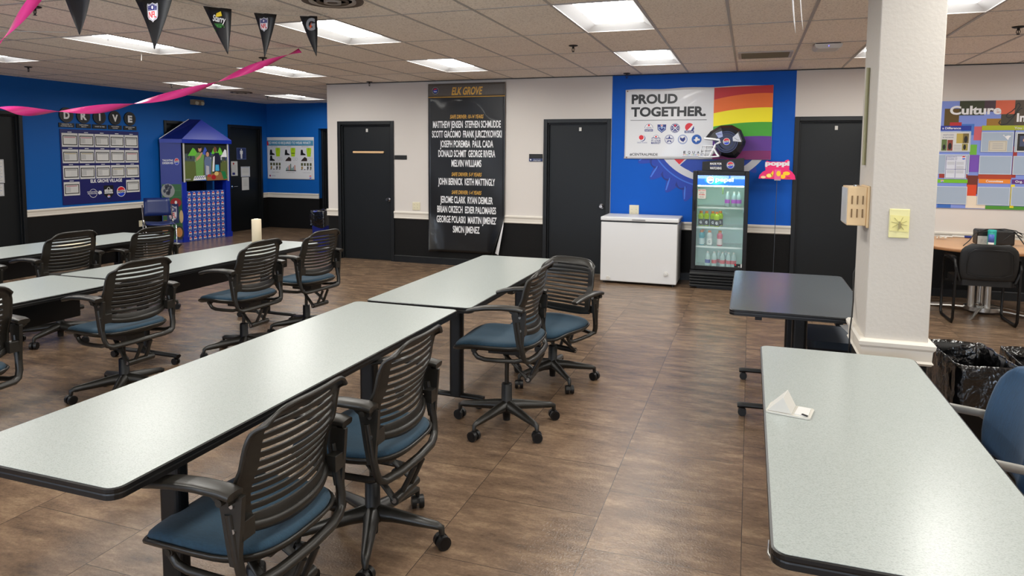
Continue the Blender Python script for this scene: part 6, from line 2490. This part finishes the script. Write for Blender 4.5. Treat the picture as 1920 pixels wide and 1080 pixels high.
# ------------------------------------------------------------------ bunting with pennants
bn = thing('pennant_bunting', 'string of black pointed pennants with sports and drink logos hanging at upper left', 'bunting', (-3.7, 4.1, 2.7))
BO = Vector((-3.7, 4.1, 2.7))
M_pen = mat('pennant_black', (12, 12, 14), 0.5)
M_str = mat('white_string_tape', (204, 198, 188), 0.5)
mb = MB()
mb.tube([Vector(p)-BO for p in ((-4.50, 2.9, 2.75), (-4.40, 3.10, 2.725), (-4.30, 3.28, 2.712), (-4.191, 3.408, 2.685), (-4.07, 3.62, 2.724), (-3.94, 3.86, 2.742), (-3.847, 4.001, 2.722), (-3.728, 4.157, 2.718), (-3.61, 4.298, 2.712), (-3.501, 4.42, 2.709), (-3.389, 4.538, 2.713), (-3.276, 4.651, 2.722), (-3.218, 4.708, 2.730), (-3.17, 4.74, 2.75))], 0.009, M_str, n=6, r2=0.002, up=(0, 0, 1))
mb.build('string', bn)
PEN = [(3.432, (-4.324, 2.697), (-4.081, 2.667), (-4.156, 2.413), None), (3.835, (-4.150, 2.742), (-3.80, 2.738), (-3.954, 2.369), 'shield'), (4.188, (-3.873, 2.742), (-3.616, 2.704), (-3.632, 2.371), 'starry'),
       (4.422, (-3.61, 2.722), (-3.402, 2.698), (-3.497, 2.374), 'shield'), (4.66, (-3.372, 2.732), (-3.21, 2.718), (-3.201, 2.404), 'bolt')]
for k, (yp, a, b, c, mk_) in enumerate(PEN):
    a = (a[0]-BO.x, a[1]-BO.z)
    b = (b[0]-BO.x, b[1]-BO.z)
    c = (c[0]-BO.x, c[1]-BO.z)
    yo = yp-BO.y
    P = []
    nrow = 10
    for i in range(nrow+1):
        t = i/nrow
        tt = t*0.985
        l_ = (a[0]+(c[0]-a[0])*tt+0.010*math.sin(PI*t)*(1 if k % 2 else -1), a[1]+(c[1]-a[1])*tt)
        r2_ = (b[0]+(c[0]-b[0])*tt, b[1]+(c[1]-b[1])*tt)
        P.append([(l_[0]+(r2_[0]-l_[0])*j/4, yo-0.014*math.sin(PI*j/4)*(1-t)-0.03*t*t, l_[1]+(r2_[1]-l_[1])*j/4) for j in range(5)])
    mb = MB()
    mb.grid(P, M_pen)
    pn = mb.build('pennant', bn, solid=0.001)
    wgt = 0.62 if k == 1 else 0.72
    mx_, mz_ = (a[0]+b[0])/2*wgt+c[0]*(1-wgt), (a[1]+b[1])/2*wgt+c[1]*(1-wgt)
    s = Sheet((0, yo-0.020, 0), UX, UZ, NY)
    q_ = 1.55
    if mk_ == 'shield':
        shield(s, mx_, mz_+(0.03 if k == 1 else 0.01), 0.135 if k == 1 else 0.105, 1)
    elif mk_ == 'starry':
        s.poly([(mx_-0.030*q_, mz_-0.012*q_), (mx_+0.024*q_, mz_-0.016*q_), (mx_+0.014*q_, mz_-0.036*q_), (mx_-0.012*q_, mz_-0.032*q_)], ink(40, 90, 40), 1)
        s.poly([(mx_-0.014*q_, mz_+0.034*q_), (mx_+0.012*q_, mz_+0.042*q_), (mx_+0.018*q_, mz_+0.02*q_), (mx_-0.02*q_, mz_+0.016*q_)], ink(240, 210, 50), 1)
        s.text('Starry', mx_-0.002, mz_-0.010, 0.046, I_white, 2, width=0.115, rot=-0.22, bold=0.02)
        for q in range(5):
            s.circle(mx_+0.045*math.cos(q*1.9), mz_-0.05+0.018*math.sin(q*2.3), 0.003, ink(90, 190, 60), 2, n=6)
    elif mk_ == 'bolt':
        s.text('G', mx_+0.008, mz_-0.02, 0.088, I_grey, 1, width=0.082, bold=0.05)
        s.poly([(mx_+0.020, mz_+0.040), (mx_-0.008, mz_+0.0), (mx_+0.006, mz_+0.0), (mx_-0.004, mz_-0.026), (mx_+0.024, mz_+0.012), (mx_+0.008, mz_+0.012)], ink(230, 90, 30), 2)
    if mk_:
        s.done('printed_logo', pn)

# ------------------------------------------------------------------ pink streamers


def ribbon(mb, pts, w0, twists, seed=0):
    n = 110
    P = []
    V = [Vector(p) for p in pts]

    def at(t):
        # Catmull-Rom
        x = t*(len(V)-1)
        i = min(int(x), len(V)-2)
        f = x-i
        p0, p1, p2, p3 = V[max(i-1, 0)], V[i], V[i+1], V[min(i+2, len(V)-1)]
        return 0.5*((2*p1)+(p2-p0)*f+(2*p0-5*p1+4*p2-p3)*f*f+(3*p1-p0-3*p2+p3)*f**3)
    for i in range(n+1):
        t = i/n
        p = at(t)
        d = (at(min(t+0.004, 1))-at(max(t-0.004, 0))).normalized()
        u = Vector((0, 0, 1))
        a = (u-d*u.dot(d)).normalized()
        b = d.cross(a)
        ang = PI*twists*t+seed
        q = a*math.cos(ang)+b*math.sin(ang)
        P.append([p+q*(w0/2), p+b*0, p-q*(w0/2)])
    mb.grid(P, M_pink)


mb = MB()
ribbon(mb, [(-5.46, 3.3, 2.02), (-5.494, 3.563, 2.001), (-5.515, 3.808, 1.99), (-5.498, 4.114, 1.98), (-5.397, 4.543, 2.028), (-5.237, 4.931, 2.123), (-4.965, 5.401, 2.306), (-4.699, 5.769, 2.519), (-4.419, 6.108, 2.715)], 0.072, 5.6, 0.5)
ribbon(mb, [(-5.46, 3.3, 2.02), (-5.32, 2.92, 2.0), (-4.95, 2.76, 2.02), (-4.6, 2.9, 2.08), (-4.33, 2.9, 2.20), (-4.12, 2.9, 2.33), (-3.96, 2.9, 2.45), (-3.80, 2.9, 2.58), (-3.70, 2.9, 2.70)], 0.055, 2.6, 0.5)
tag(mb.build('pink_streamer', solid=0.0004), 'long twisted hot pink paper streamer looping across the upper left', 'streamer')
cu_ = MB()
for dx, z in ((0.135, 2.149), (0.162, 2.16)):
    P = []
    for i in range(15):
        t = i/14
        x = dx+0.018*(t-0.5)**2*4-0.012+0.012*t
        P.append([(x-0.004*math.sin(PI*t)**0.5*(1 if dx < 0.15 else 0.6)-0.0005, 3.0, H-(H-z)*t), (x+0.004*math.sin(PI*t)**0.5*(1 if dx < 0.15 else 0.6), 3.004, H-(H-z)*t)])
    cu_.grid(P, mat('white_ribbon', (236, 236, 238), 0.3))
tag(cu_.build('curled_ribbon', solid=0.0006), 'two strand white curling ribbon hanging from the ceiling at top right centre', 'ribbon')
for (x, y, l_, lab) in ((-6.36, 5.94, 0.09, 'short white string hanging from the ceiling below the second pennant'), (-5.75, 5.0, 0.05, 'tiny white string loop hanging from the ceiling left of the first pennant')):
    mb = MB()
    mb.tube([(x, y, H), (x+0.003, y, H-l_*0.5), (x-0.002, y, H-l_)], 0.0028, M_wht, n=6)
    tag(mb.build('hanging_string'), lab, 'string')
mb = MB()
mb.tube([(-6.9, 4.3, H-0.006), (-6.3, 4.55, H-0.012), (-5.95, 4.75, H-0.004)], 0.004, M_wht, n=6)
tag(mb.build('hanging_string'), 'white string stretched along the ceiling at the left photo edge', 'string')
